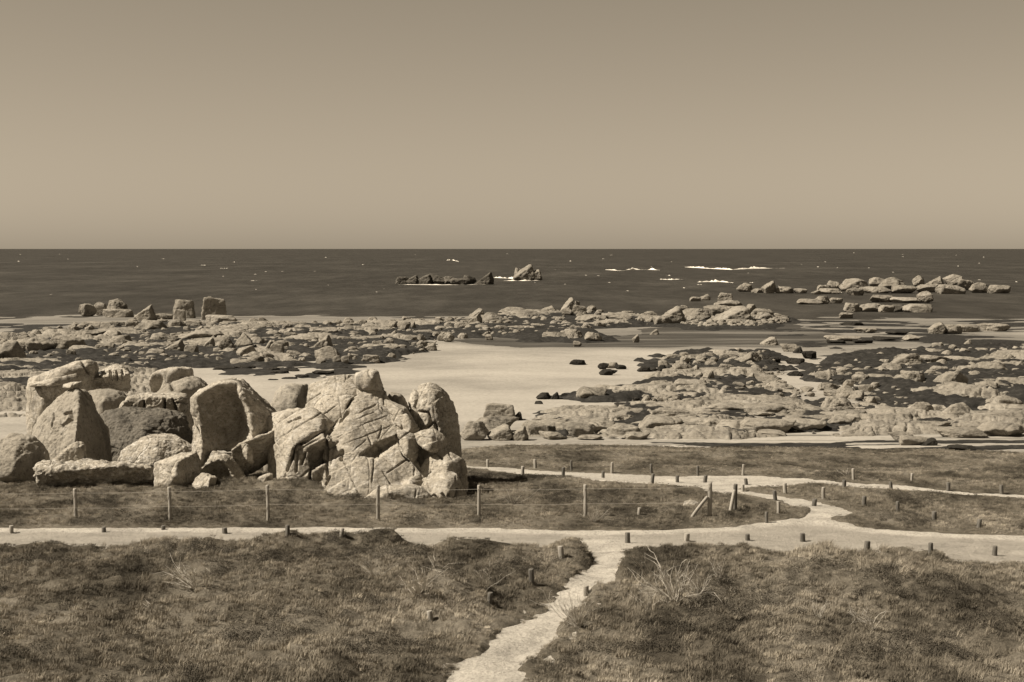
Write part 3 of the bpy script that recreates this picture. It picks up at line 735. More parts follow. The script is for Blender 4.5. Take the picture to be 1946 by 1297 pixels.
def build_mass():
    """weld the collected blocks into one cracked granite mass"""
    V = np.vstack([q[0] for q in MASS]); off = np.cumsum([0] + [len(q[0]) for q in MASS])[:-1]
    Fm = np.vstack([q[1] + o for q, o in zip(MASS, off)])
    org = np.array([V[:, 0].mean(), V[:, 1].mean(), V[:, 2].min()])
    me = mesh_from('granite_outcrop', V - org, Fm)
    o = bpy.data.objects.new('granite_outcrop', me); COL.objects.link(o)
    md = o.modifiers.new('weld', 'REMESH'); md.mode = 'VOXEL'; md.voxel_size = 0.032
    dg = bpy.context.evaluated_depsgraph_get()
    m2 = bpy.data.meshes.new_from_object(o.evaluated_get(dg))
    bpy.data.objects.remove(o)
    n = len(m2.vertices); v = np.zeros(n * 3, np.float32); m2.vertices.foreach_get('co', v); v = v.reshape(-1, 3).astype(float) + org
    nr = np.zeros(n * 3, np.float32); m2.vertices.foreach_get('normal', nr); nr = nr.reshape(-1, 3).astype(float)
    d = 0.05 * fbm(v * .7, 2) + 0.018 * (np.abs(fbm(v * 2.2 + 5, 3)) - .25) + 0.012 * fbm(v * 7, 3)
    st = (v @ np.array([-.42, .25, .87])) * 2.3 + 0.22 * fbm(v * 0.5 + 3, 2); fr_ = st - np.floor(st)
    msk = smooth(-.05, .3, fbm(v * .55 + 7, 2))
    d += msk * 0.055 * (fr_ - smooth(.9, 1.0, fr_) * fr_)
    for nn, per, ph, dep, k in ((np.array([.80, -.1, .59]), 1.05, .3, .09, 1), (np.array([-.55, .1, .83]), .8, .1, .07, 2), (np.array([.98, .1, -.17]), 1.5, .6, .08, 3)):
        q = (v @ nn) / per + ph + 0.10 * fbm(v * .6 + 40 * k, 2); q = np.abs(q - np.round(q)) * per
        d -= .75 * dep * (1 - smooth(.008, .04, q)) * smooth(-.05, .12, fbm(v * .6 + 13 * k, 2))     # joint planes, open in places
        cell = np.floor((v @ nn) / per + ph + .5 + 0.10 * fbm(v * .6 + 40 * k, 2)); d += .03 * np.sin(cell * 12.9 + k * 4)   # blocks stand a little proud or back
    pu, pv = proj(v)
    for line, conv, wpx, dep in CRK:
        q = [conv(x, y) for x, y in line]
        dd = seg_dist(pu + 1.5 * noise3(v * 3), pv + 1.5 * noise3(v * 3 + 9), q, closed=False)
        d -= 1.3 * dep * (1 - smooth(0.2 * wpx, 1.1 * wpx, dd)) * smooth(-0.1, 0.3, -nr[:, 1] + 0.4 * nr[:, 2])
    v = v + nr * d[:, None] - org
    m2.vertices.foreach_set('co', v.astype(np.float32).ravel()); m2.update()
    m2.polygons.foreach_set('use_smooth', np.ones(len(m2.polygons), bool))
    m2.materials.clear(); m2.materials.append(M['granite']); m2.name = 'granite_outcrop'
    ob = put('granite_outcrop', m2, label='great cracked granite outcrop of joined slabs behind the wire fence', cat='outcrop')
    ob.location = org
build_mass()
hero('tall thumb-shaped boulder with dark right side behind the outcrop', R3, [(1225, 470), (1243, 335), (1288, 215), (1375, 160), (1490, 150), (1615, 255), (1690, 390), (1732, 620), (1722, 800), (1690, 1060), (1280, 1060), (1230, 760)], 59.9, 2.3, level=6, foot=-.5, amp=.022, group=OUT,
     front=[(1400, 230, -1.0), (1540, 300, -.95), (1560, 560, -1.3)], sharp=12,
     cracks=[([(1350, 190), (1345, 300), (1335, 400), (1355, 560)], 3.2, .3), ([(1250, 350), (1280, 440)], 4, .25), ([(1370, 440), (1440, 450), (1480, 540), (1440, 580)], 3, .16), ([(1500, 540), (1520, 590)], 3.5, .16)])
hero('small grey spire between crest and thumb-shaped boulder', R3, [(1105, 330), (1130, 285), (1230, 300), (1290, 440), (1250, 470), (1150, 400)], 59.6, .9, level=4, material='granite_smooth', group=OUT, foot=1.0)

# ------------------------------------------------------------------ rocks of the shore
def rand_rock(kind, level, seed):
    r = np.random.default_rng(seed)
    def randn(k):
        q = r.normal(size=(k, 3)); return q / np.linalg.norm(q, axis=1)[:, None]
    if kind == 'round':
        n = randn(16); o = r.uniform(.78, 1.0, 16); sharp = 26
    elif kind == 'dome':
        n = randn(14); n[:, 2] = np.abs(n[:, 2]); o = r.uniform(.72, 1.0, 14); sharp = 28
        n = np.vstack([n, [[0, 0, -1], [.7, 0, -.7], [-.7, 0, -.7], [0, -.8, -.6], [0, .8, -.6]]]); o = np.append(o, [.9] * 5)
    elif kind == 'slab':
        n = np.vstack([randn(14), [[.1, .1, 1], [-.15, -.2, 1], [.2, -.4, .8], [0, 0, -1]]]); n /= np.linalg.norm(n, axis=1)[:, None]
        o = np.append(r.uniform(.85, 1.1, 14), [.7, .8, .8, .8]); sharp = 34
    elif kind == 'wedge':                    # high to the right, sloping to the left, dark steep right side
        n = np.vstack([randn(9), [[-.62, -.1, .72], [-.4, -.3, .8], [.93, -.1, .25], [.85, -.3, -.3], [0, -1, .15], [0, 1, .1], [0, 0, -1]]]); n /= np.linalg.norm(n, axis=1)[:, None]
        o = np.append(r.uniform(.9, 1.15, 9), [.58, .72, .72, .85, .8, .8, .9]); sharp = 36
    else:                                    # block
        n = np.vstack([randn(10), [[1, .1, .1], [-1, .1, .15], [.1, 1, 0], [.1, -1, .15], [.1, .05, 1], [0, 0, -1]]]); n /= np.linalg.norm(n, axis=1)[:, None]
        o = np.append(r.uniform(.95, 1.2, 10), [.8] * 6); sharp = 34
    v, f, _ = star((n, o), np.zeros(3), np.ones(3), level, sharp)
    nr = vnormals(v, f)
    v = v + nr * (0.07 * fbm(v * 1.6 + seed, 2) + 0.075 * np.abs(fbm(v * 3.0 + seed, 4)))[:, None]
    lo, hi = v.min(0), v.max(0)
    v = (v - (lo + hi) / 2) / ((hi - lo) / 2)
    v[:, 2] = (v[:, 2] + 1) / 2              # unit: x, y in -1..1, z in 0..1
    return v, f

LIB = {}
def lib(kind, level, k, material):
    key = (kind, level, k, material)
    if key not in LIB:
        v, f = rand_rock(kind, level, hash((kind, k)) % 1 + 13 * k + {'round': 1, 'dome': 2, 'slab': 3, 'wedge': 4, 'block': 5}[kind] * 101)
        me = mesh_from('rock', v, f, False); me.materials.append(M[material]); LIB[key] = me
    return LIB[key]

def shore_h(x, y): return np.maximum(terr(x, y), SEA_Z)

_ya = np.exp(np.linspace(math.log(60), math.log(1500), 4000)); _va = proj(np.stack([np.zeros(4000), _ya, np.maximum(prof(_ya), SEA_Z)], -1))[1]
def fast_hit(u, v): return P(u, v, float(np.interp(-v, -_va, _ya)))
ROCKS = []
def rock(x0, x1, yt, yb, kind='round', tone='p', label=None, zone='x', uniq=None, deep=None, dY=0.0):
    p = fast_hit((x0 + x1) / 2, yb)
    Y = p[1] + dY
    a = P(x0, yb, Y); b_ = P(x1, yb, Y); top = P((x0 + x1) / 2, yt, Y)
    w = b_[0] - a[0]; h = max(top[2] - a[2], 0.12)
    if zone == SH: x0, x1, yt = x0 - .12 * (x1 - x0), x1 + .12 * (x1 - x0), yt + .22 * (yb - yt)
    wpx = x1 - x0
    level = 4 if wpx >= 26 else 3
    x0, x1, yt = x0 - .06 * wpx, x1 + .06 * wpx, yt - .08 * (yb - yt)
    a = P(x0, yb, Y); b_ = P(x1, yb, Y); top = P((x0 + x1) / 2, yt, Y); w = b_[0] - a[0]; h = max(top[2] - a[2], 0.12)
    k = random.randrange(9)
    far = Y > 260
    material = {'p': 'shore_far' if far else 'shore', 'd': 'weedrock', 'i': 'islet'}[tone]
    if uniq is not None:
        v, f = rand_rock(kind, 5, uniq); me = mesh_from('rock', v, f); me.materials.append(M[material])
    else: me = lib(kind, level, k, material)
    o = bpy.data.objects.new('rock', me); COL.objects.link(o)
    dep = deep if deep else w * random.uniform(.7, 1.0)
    emb = 0.18 * h + 0.03
    o.scale = (w / 2, dep / 2, h + emb)
    o.location = ((a[0] + b_[0]) / 2, Y + dep * 0.3, a[2] - emb)
    o.rotation_euler = (0, 0, random.uniform(-.25, .25))
    ROCKS.append((o, zone, (x0 + x1) / 2, yb, wpx * (yb - yt), kind, tone, label))
    return o

ORD = ['first', 'second', 'third', 'fourth', 'fifth', 'sixth', 'seventh', 'eighth', 'ninth', 'tenth', 'eleventh', 'twelfth', 'thirteenth', 'fourteenth', 'fifteenth', 'sixteenth', 'seventeenth', 'eighteenth', 'nineteenth', 'twentieth',
       'twenty-first', 'twenty-second', 'twenty-third', 'twenty-fourth', 'twenty-fifth', 'twenty-sixth', 'twenty-seventh', 'twenty-eighth', 'twenty-ninth']
for tens, base_ in (('thirt', 'thirty'), ('fort', 'forty'), ('fift', 'fifty')):
    ORD += [tens + 'ieth'] + [base_ + '-' + w for w in ORD[:9]]

L = 'left shore reef'; C = 'centre far reef'; S = 'stacked sea rock group'; FR = 'far right reef'; SK = 'skerries below the far right reef'; T = 'wet sand at right'; MR = 'middle right reef'; RR = 'right edge reef'; SH = 'pale rock shelf'; NR = 'rocks beside the outcrop'; IS = 'offshore islet'; BAY = 'sand bay'
SPEC = {
 L: [(149, 180, 579, 602, 'round'), (178, 203, 576, 600, 'round'), (203, 238, 570, 592, 'round'), (197, 249, 588, 604, 'slab'), (252, 292, 582, 610, 'wedge'), (290, 332, 597, 608, 'slab'),
     (328, 368, 572, 606, 'block'), (330, 352, 590, 614, 'block'), (381, 427, 567, 609, 'block'), (392, 446, 600, 617, 'slab'), (150, 208, 613, 629, 'slab'), (208, 237, 612, 628, 'block'), (236, 262, 611, 628, 'block'), (252, 316, 611, 631, 'slab'),
     (318, 350, 609, 627, 'dome'), (355, 382, 611, 625, 'block'), (97, 162, 640, 668, 'slab'), (30, 100, 645, 672, 'slab'), (-20, 40, 650, 690, 'dome'), (150, 196, 629, 643, 'slab'), (190, 229, 629, 647, 'dome'), (205, 241, 639, 661, 'dome'), (231, 246, 647, 663, 'block'), (250, 292, 654, 665, 'slab'),
     (280, 332, 634, 653, 'dome'), (122, 182, 659, 673, 'slab'), (125, 143, 666, 683, 'block'), (178, 216, 655, 669, 'dome'), (274, 311, 664, 681, 'slab'), (308, 348, 648, 673, 'wedge'), (351, 375, 657, 677, 'block'), (340, 422, 630, 649, 'slab'), (380, 407, 644, 669, 'wedge'),
     (415, 451, 644, 674, 'round'), (443, 481, 636, 667, 'round'), (449, 488, 659, 683, 'round'), (420, 450, 663, 678, 'slab'), (480, 502, 642, 661, 'round'), (492, 520, 649, 677, 'wedge'), (514, 539, 654, 679, 'block'), (545, 573, 667, 684, 'round'), (567, 590, 672, 686, 'round'), (525, 547, 649, 661, 'slab'),
     (584, 628, 639, 669, 'wedge'), (597, 642, 661, 689, 'round'), (568, 602, 641, 653, 'slab'), (470, 500, 677, 692, 'dome'), (436, 482, 684, 696, 'slab'), (409, 425, 679, 691, 'round'), (502, 522, 681, 696, 'round'), (536, 568, 683, 694, 'slab'), (599, 619, 682, 696, 'round'), (632, 649, 678, 694, 'round'), (648, 664, 678, 694, 'round'),
     (688, 721, 676, 692, 'block'), (660, 691, 667, 679, 'slab'), (707, 728, 649, 663, 'round'), (730, 757, 658, 670, 'slab'), (761, 793, 638, 650, 'slab'), (792, 805, 636, 651, 'round'), (739, 763, 612, 629, 'round'), (755, 779, 611, 632, 'round'), (781, 792, 613, 629, 'round'), (802, 829, 654, 667, 'wedge'), (727, 743, 611, 623, 'round'),
     (640, 668, 640, 652, 'slab'), (690, 706, 655, 664, 'slab'), (600, 640, 626, 638, 'slab'), (540, 566, 632, 645, 'slab'), (505, 530, 630, 642, 'slab'), (440, 470, 622, 634, 'slab'), (480, 505, 618, 630, 'dome'), (560, 590, 618, 630, 'slab'), (640, 670, 615, 626, 'slab'), (400, 430, 622, 634, 'slab')],
 C: [(792, 809, 606, 615, 'round'), (826, 845, 603, 615, 'round'), (846, 863, 603, 616, 'round'), (844, 859, 614, 628, 'round'), (864, 886, 614, 629, 'round'), (879, 913, 597, 622, 'wedge'), (891, 921, 588, 608, 'wedge'), (912, 957, 596, 617, 'dome'), (949, 998, 585, 598, 'slab'), (954, 969, 606, 617, 'round'),
     (889, 906, 629, 639, 'round'), (922, 937, 636, 647, 'round'), (1020, 1058, 583, 599, 'wedge'), (1064, 1092, 568, 594, 'wedge'), (1069, 1089, 587, 605, 'round'), (1088, 1114, 582, 602, 'block'), (1092, 1102, 573, 584, 'block'), (1116, 1133, 581, 592, 'round'), (1049, 1073, 603, 613, 'slab'), (1096, 1152, 600, 615, 'slab'), (1148, 1202, 597, 614, 'slab'),
     (1032, 1082, 633, 648, 'slab'), (1074, 1106, 627, 650, 'dome'), (1112, 1144, 633, 652, 'dome'), (1090, 1105, 649, 661, 'round'), (1202, 1215, 637, 652, 'round'), (1236, 1252, 627, 638, 'wedge'), (1000, 1024, 592, 602, 'slab'), (985, 1010, 603, 613, 'slab'), (905, 930, 618, 630, 'slab'), (940, 965, 620, 632, 'slab'), (975, 1000, 620, 630, 'slab'), (870, 888, 634, 644, 'slab'), (1010, 1040, 616, 626, 'slab'), (1180, 1204, 592, 602, 'block')],
 S: [(1224, 1250, 593, 606, 'round'), (1243, 1278, 602, 620, 'slab'), (1253, 1304, 585, 618, 'wedge'), (1294, 1308, 581, 592, 'round'), (1345, 1432, 585, 616, 'wedge'), (1343, 1420, 582, 604, 'slab'), (1360, 1412, 572, 588, 'slab'), (1366, 1394, 558, 578, 'block'), (1420, 1446, 580, 600, 'round'),
     (1428, 1478, 588, 608, 'slab'), (1438, 1467, 595, 612, 'slab'), (1298, 1346, 588, 608, 'dome'), (1308, 1352, 600, 614, 'slab'), (1311, 1332, 565, 573, 'slab'), (1330, 1351, 560, 571, 'wedge'), (1385, 1410, 608, 620, 'slab'), (1340, 1362, 612, 622, 'slab')],
 FR: [(1402, 1430, 539, 555, 'dome'), (1449, 1475, 536, 558, 'round'), (1474, 1510, 546, 558, 'slab'), (1429, 1451, 549, 557, 'slab'), (1511, 1536, 549, 558, 'slab'), (1544, 1561, 552, 560, 'round'), (1554, 1577, 543, 558, 'block'), (1573, 1607, 535, 553, 'round'), (1558, 1602, 549, 559, 'slab'),
      (1600, 1652, 531, 554, 'dome'), (1611, 1642, 549, 562, 'slab'), (1653, 1687, 529, 550, 'dome'), (1678, 1722, 529, 552, 'dome'), (1640, 1692, 546, 558, 'slab'), (1698, 1742, 543, 558, 'slab'), (1736, 1757, 525, 544, 'round'), (1758, 1797, 527, 545, 'wedge'), (1796, 1830, 523, 543, 'round'), (1738, 1787, 542, 556, 'slab'),
      (1783, 1832, 542, 559, 'slab'), (1824, 1854, 532, 552, 'round'), (1846, 1882, 538, 557, 'dome'), (1880, 1922, 543, 558, 'slab')],
 SK: [(1519, 1562, 569, 579, 'slab'), (1548, 1577, 564, 578, 'dome'), (1578, 1602, 567, 577, 'slab'), (1658, 1702, 562, 575, 'slab'), (1698, 1752, 566, 576, 'slab'), (1746, 1774, 555, 576, 'round'), (1606, 1637, 577, 593, 'slab'), (1638, 1677, 578, 593, 'dome'), (1673, 1702, 581, 594, 'slab'), (1698, 1732, 580, 593, 'slab', 'i'), (1720, 1772, 579, 594, 'slab'), (1594, 1622, 595, 605, 'slab')],
 T: [(1768, 1800, 614, 634, 'wedge'), (1795, 1832, 618, 634, 'slab'), (1818, 1862, 618, 631, 'slab'), (1860, 1920, 616, 630, 'slab'), (1448, 1479, 642, 658, 'wedge'), (1486, 1522, 655, 669, 'slab'), (1718, 1746, 637, 648, 'dome'), (1573, 1637, 639, 648, 'slab'), (1508, 1525, 660, 671, 'wedge', 'd'), (1600, 1640, 612, 619, 'slab', 'd'), (1575, 1612, 648, 654, 'slab', 'd'), (1625, 1660, 647, 653, 'slab', 'd'), (1665, 1710, 641, 648, 'slab', 'd'), (1690, 1730, 630, 636, 'slab', 'd'), (1630, 1665, 624, 632, 'slab')],
 MR: [(1268, 1295, 675, 687, 'slab'), (1324, 1347, 679, 692, 'round'), (1341, 1364, 687, 701, 'round'), (1278, 1317, 693, 719, 'slab'), (1298, 1330, 697, 719, 'wedge'), (1316, 1337, 709, 725, 'wedge'), (1333, 1358, 702, 729, 'wedge'), (1368, 1397, 693, 707, 'slab'), (1408, 1447, 671, 696, 'dome'), (1363, 1387, 724, 733, 'round'), (1406, 1437, 711, 728, 'wedge'), (1437, 1465, 707, 719, 'block'),
      (1394, 1417, 727, 741, 'round'), (1395, 1416, 737, 750, 'block'), (1353, 1377, 734, 747, 'slab'), (1268, 1342, 724, 744, 'slab'), (1348, 1374, 741, 753, 'round'), (1449, 1477, 734, 746, 'round'), (1523, 1547, 736, 747, 'round'), (1321, 1336, 741, 751, 'round'), (1353, 1377, 749, 763, 'dome'), (1371, 1397, 749, 762, 'slab'), (1399, 1427, 745, 758, 'slab'), (1230, 1262, 738, 750, 'slab'), (1098, 1152, 739, 764, 'slab'), (1133, 1182, 734, 751, 'slab'), (1186, 1226, 738, 750, 'slab'),
      (1372, 1400, 676, 688, 'slab'), (1460, 1484, 680, 690, 'slab', 'd'), (1448, 1470, 676, 684, 'dome', 'd'), (1495, 1530, 682, 692, 'slab', 'd'), (1525, 1552, 668, 680, 'slab', 'd')],
 RR: [(1698, 1754, 674, 700, 'dome'), (1668, 1694, 684, 694, 'slab'), (1661, 1682, 696, 713, 'round'), (1680, 1717, 692, 712, 'slab'), (1752, 1802, 677, 694, 'slab'), (1766, 1802, 664, 676, 'slab'), (1798, 1856, 679, 692, 'slab'), (1623, 1662, 713, 731, 'slab'), (1653, 1700, 713, 730, 'slab'), (1718, 1762, 707, 732, 'slab'), (1698, 1737, 714, 732, 'dome'), (1781, 1838, 707, 741, 'dome'), (1768, 1802, 697, 710, 'slab'), (1743, 1782, 739, 754, 'slab'),
      (1793, 1817, 739, 757, 'wedge'), (1798, 1842, 749, 766, 'slab'), (1558, 1600, 729, 744, 'dome'), (1596, 1627, 735, 760, 'dome'), (1633, 1660, 732, 747, 'slab'), (1568, 1602, 743, 756, 'slab'), (1613, 1647, 744, 762, 'dome'), (1638, 1667, 747, 760, 'slab'), (1648, 1674, 756, 777, 'round'), (1568, 1622, 756, 786, 'dome'), (1723, 1774, 767, 794, 'dome'), (1798, 1856, 769, 802, 'dome'), (1768, 1802, 771, 787, 'slab'),
      (1856, 1920, 690, 712, 'dome'), (1850, 1900, 728, 750, 'slab'), (1870, 1946, 756, 780, 'dome'), (1900, 1960, 720, 740, 'slab')],
 SH: [(1358, 1442, 764, 788, 'slab'), (1428, 1492, 767, 792, 'slab'), (1272, 1318, 777, 797, 'slab'), (1283, 1352, 764, 778, 'slab'), (1488, 1534, 769, 784, 'slab'), (1423, 1502, 793, 824, 'slab'), (1498, 1562, 793, 820, 'slab'), (1543, 1584, 788, 802, 'slab'), (1583, 1644, 788, 814, 'slab'), (1603, 1648, 777, 798, 'slab'), (1684, 1704, 782, 798, 'block'), (1698, 1732, 819, 838, 'slab'), (1718, 1764, 827, 847, 'slab'), (1755, 1780, 831, 848, 'wedge', 'd'), (1812, 1852, 846, 857, 'slab', 'd'),
      (1000, 1042, 795, 830, 'slab'), (1028, 1082, 797, 827, 'slab'), (1068, 1124, 799, 832, 'slab'), (1118, 1164, 797, 827, 'slab'), (1138, 1194, 784, 802, 'slab'), (1153, 1218, 804, 830, 'slab'), (1208, 1284, 788, 824, 'slab'), (1268, 1324, 798, 822, 'slab'), (1248, 1304, 773, 797, 'slab'), (1318, 1372, 792, 820, 'slab'), (1366, 1430, 796, 822, 'slab'), (1330, 1370, 780, 796, 'slab'), (1085, 1124, 786, 799, 'slab'), (1530, 1572, 772, 788, 'slab'), (1655, 1700, 800, 815, 'slab'), (1740, 1800, 800, 818, 'slab'), (1800, 1870, 812, 832, 'slab'), (1880, 1950, 800, 830, 'slab'), (1030, 1070, 820, 836, 'slab'), (1190, 1230, 820, 836, 'slab'), (1300, 1350, 815, 832, 'wedge')],
 NR: [(922, 979, 770, 802, 'block'), (974, 992, 785, 802, 'wedge', 'd'), (890, 990, 796, 827, 'dome'), (876, 926, 804, 838, 'dome'), (928, 976, 811, 838, 'wedge'), (968, 1002, 813, 838, 'wedge')],
 IS: [(752, 776, 527, 540, 'block', 'i'), (770, 796, 524, 540, 'wedge', 'i'), (790, 826, 523, 540, 'wedge', 'i'), (815, 846, 522, 540, 'round', 'i'), (838, 868, 526, 540, 'dome', 'i'), (858, 892, 530, 541, 'slab', 'i'), (880, 905, 524, 540, 'round', 'i'), (900, 936, 519, 541, 'wedge', 'i'), (976, 1018, 505, 533, 'wedge', 'p'), (1000, 1030, 514, 533, 'wedge', 'p'), (978, 996, 510, 528, 'round', 'p')],
 BAY: [(1083, 1113, 685, 694, 'slab', 'd'), (1137, 1156, 691, 702, 'dome', 'd'), (1152, 1176, 690, 700, 'dome'), (1170, 1190, 694, 702, 'slab', 'd'), (1140, 1172, 703, 714, 'dome', 'd'), (1210, 1236, 697, 707, 'dome', 'd'), (1232, 1250, 699, 706, 'wedge', 'd'), (1250, 1268, 695, 706, 'dome', 'd'), (1268, 1282, 695, 707, 'dome', 'd'), (1499, 1528, 706, 715, 'dome', 'd'), (1020, 1046, 748, 760, 'dome', 'd'), (1044, 1062, 747, 760, 'wedge', 'd'), (1064, 1082, 748, 758, 'dome', 'd'),
      (1082, 1096, 752, 759, 'dome', 'd'), (1016, 1032, 763, 772, 'dome', 'd'), (1062, 1082, 772, 780, 'dome', 'd'), (1170, 1206, 767, 774, 'slab', 'd'), (1252, 1296, 769, 778, 'slab', 'd'), (505, 530, 699, 706, 'slab', 'd'), (540, 570, 699, 707, 'slab', 'd'), (513, 546, 705, 711, 'slab', 'd'), (596, 632, 706, 713, 'slab', 'd'), (402, 445, 698, 705, 'slab', 'd'), (444, 482, 696, 702, 'slab', 'd'), (632, 658, 698, 702, 'slab', 'd'), (560, 584, 713, 718, 'slab', 'd'), (535, 562, 718, 723, 'slab', 'd'), (508, 528, 721, 725, 'slab', 'd')],
}
SPECIAL = {(149, 579): 'round boulder at the seaward left end of the left reef', (381, 567): 'tall cube-like boulder with dark right half on the left reef', (328, 572): 'tilted upright block beside the cube-like boulder on the left reef',
           (203, 570): 'pale rounded boulder perched on a slab at the far left reef', (1366, 558): 'knob-like stone on the summit of the stacked sea rock', (1345, 585): 'broad stacked sea rock sloping left with a dark right side', (1253, 585): 'big domed rock with black right side west of the stacked sea rock',
           (1449, 536): 'single round boulder at the left of the far right reef', (1796, 523): 'round boulder crowning the far right reef near the picture edge', (976, 505): 'tall lone sea rock offshore with surf at its foot', (900, 519): 'highest rock at the right end of the low offshore islet',
           (1698, 674): 'big pale dome in the dark weed of the right edge reef', (1781, 707): 'biggest pale dome of the right edge reef', (1408, 671): 'smooth round dome rising from weed on the middle right reef', (922, 770): 'square smooth-topped block on the sand right of the outcrop', (597, 661): 'large pitted round boulder at the sandy edge of the left reef',
           (1064, 568): 'leaning peak at the top of the centre far reef', (949, 585): 'flat capstone overhanging the centre far reef', (891, 588): 'tilted rock pointing left on the centre far reef'}
LB = {'round': 'rounded', 'dome': 'domed', 'slab': 'flat', 'wedge': 'sloping', 'block': 'blocky'}
ZT = {L: 'on the left shore reef', C: 'on the centre far reef', S: 'at the stacked sea rock', FR: 'on the far right reef', SK: 'in the water below the far right reef', T: 'on the wet sand at right', MR: 'on the middle right reef', RR: 'on the right edge reef', SH: 'on the pale shelf above the grass', NR: 'on the sand right of the outcrop', IS: 'of the offshore islet', BAY: 'on the open sand'}
seed = 1000
for zone, items in SPEC.items():
    for it in items:
        seed += 1
        x0, x1, yt, yb, kd = it[:5]; tone = it[5] if len(it) > 5 else 'p'
        rock(x0, x1, yt, yb, kd, tone, zone=zone, uniq=seed if (x1 - x0) >= 30 else None, label=SPECIAL.get((x0, yt)))
for zone in SPEC:
    zr = [r for r in ROCKS if r[1] == zone]
    lookup = {}
    for r in zr:
        lookup.setdefault((r[5], r[6]), []).append(r)
    for (kd, tone), rs in lookup.items():
        rs.sort(key=lambda r: r[2])
        for i, r in enumerate(rs):
            tn = {'p': 'pale', 'd': 'dark weed-covered', 'i': 'dark'}[tone]
            lab = r[7] or ('only %s %s rock %s' % (tn, LB[kd], ZT[zone]) if len(rs) == 1 else '%s %s %s rock from the left %s' % (ORD[i], tn, LB[kd], ZT[zone]))
            r[0]['label'] = lab; r[0]['category'] = 'rock'; r[0]['group'] = 'rocks: ' + zone

# ------------------------------------------------------------------ seaweed: lumpy dark mats between the rocks
def weed_patch(px, bias, hgt, seed, sc, label, sx=1.0):
    poly = world_poly(px)
    uv = [(x / y, math.log(y)) for x, y in poly]
    s0, s1 = min(q[0] for q in uv), max(q[0] for q in uv); l0, l1 = min(q[1] for q in uv), max(q[1] for q in uv)
    nc = int(min(420, max(40, (s1 - s0) * 3000 / 2.2))); nr = int(min(190, max(40, (l1 - l0) * 380)))
    Lg, Sg = np.meshgrid(np.linspace(l0 - .05, l1 + .05, nr), np.linspace(s0 - .016, s1 + .016, nc), indexing='ij')
    Y = np.exp(Lg).ravel(); X = Sg.ravel() * Y
    sd = sdf2(X, Y, poly)
    edge = np.clip(sd / (0.012 * Y.mean()), -2.2, 1)
    n = n2(X * sx, Y * 0.55, sc, seed, 4)
    f = np.clip(edge + bias + 1.9 * n, -1, 1)
    Z = terr(X, Y) + hgt * f * np.clip(.65 + .8 * np.abs(n2(X, Y, sc * 2, seed + 3, 2)) + .18 * n2(X, Y, sc * 6, seed + 5, 2), .05, 2) 
    Z = np.where(f < 0, terr(X, Y) + 0.4 * f * 0.6, Z)
    V = np.stack([X, Y, Z], -1)
    fc = grid_faces(nr, nc); fc = fc[f[fc].max(1) > -0.6]
    used = np.unique(fc); remap = np.zeros(len(V), int); remap[used] = np.arange(len(used))
    return put('seaweed', mesh_from('seaweed', V[used], remap[fc]), M['weed'], label=label, cat='seaweed', kind='stuff')

weed_patch([(-60, 700), (-60, 668), (97, 668), (150, 628), (300, 614), (450, 617), (560, 620), (700, 620), (830, 613), (870, 628), (850, 642), (790, 652), (835, 668), (720, 692), (620, 698), (500, 698), (420, 700), (300, 692), (240, 702), (100, 712)], .12, .6, 1.0, 0.16, 'dark seaweed mat between the rocks of the left shore reef')
weed_patch([(820, 616), (900, 606), (1000, 598), (1130, 596), (1250, 604), (1240, 622), (1120, 628), (1115, 655), (1040, 652), (960, 642), (840, 640)], .15, .7, 2.0, 0.1, 'dark seaweed around the centre far reef')
weed_patch([(1240, 608), (1330, 604), (1480, 602), (1510, 612), (1440, 626), (1330, 628), (1240, 622)], .35, .5, 3.0, 0.09, 'dark seaweed at the foot of the stacked sea rock')
weed_patch([(1255, 678), (1340, 668), (1460, 670), (1485, 702), (1420, 716), (1490, 742), (1440, 762), (1270, 768), (1130, 766), (1060, 758), (1110, 742), (1230, 736), (1260, 706)], .12, .5, 4.0, 0.24, 'dark seaweed patches between the rocks of the middle right reef')
weed_patch([(1540, 702), (1580, 688), (1640, 670), (1700, 668), (1760, 664), (1990, 656), (1990, 775), (1850, 790), (1700, 786), (1640, 764), (1690, 745), (1560, 722)], .18, .58, 5.0, 0.2, 'dark seaweed between the rocks of the right edge reef')
weed_patch([(1552, 718), (1575, 694), (1610, 676), (1660, 668), (1700, 672), (1704, 690), (1660, 702), (1620, 716)], .9, .45, 6.0, 0.2, 'solid black bank of seaweed on sand at the right edge reef')
weed_patch([(130, 690), (180, 674), (300, 664), (380, 676), (420, 692), (330, 700), (200, 700)], .5, .4, 14.0, 0.2, 'dark band of weed at the landward side of the left shore reef')
weed_patch([(1150, 752), (1180, 744), (1240, 742), (1255, 752), (1200, 760), (1150, 762)], .8, .35, 7.0, 0.3, 'black bar of seaweed below the middle right reef')
weed_patch([(1640, 756), (1700, 744), (1790, 748), (1800, 770), (1760, 782), (1690, 782)], .6, .35, 8.0, 0.25, 'black seaweed hollow beneath the right edge reef')

weed_patch([(1460, 612), (1600, 608), (1990, 606), (1990, 658), (1700, 660), (1500, 664), (1420, 650)], -.95, .14, 9.0, 0.2, 'thin dark weed streaks on the wet sand at right', .35)
weed_patch([(-60, 616), (160, 616), (150, 640), (-60, 648)], -.6, .14, 10.0, 0.1, 'thin dark weed streaks on the wet sand at far left')
weed_patch([(1100, 838), (1500, 836), (1990, 826), (1990, 852), (1700, 856), (1300, 846)], -1.1, .05, 11.0, 0.9, 'dark tide wrack lines along the head of the beach', .15)
weed_patch([(380, 700), (700, 694), (700, 712), (560, 726), (400, 716)], -.85, .12, 12.0, 0.2, 'scraps of dark weed on the sand below the left shore reef')
weed_patch([(1000, 790), (1250, 768), (1500, 762), (1990, 790), (1990, 815), (1650, 820), (1400, 826), (1050, 832)], -.35, .3, 13.0, 0.4, 'dark weed and gaps between the rocks of the pale shelf')

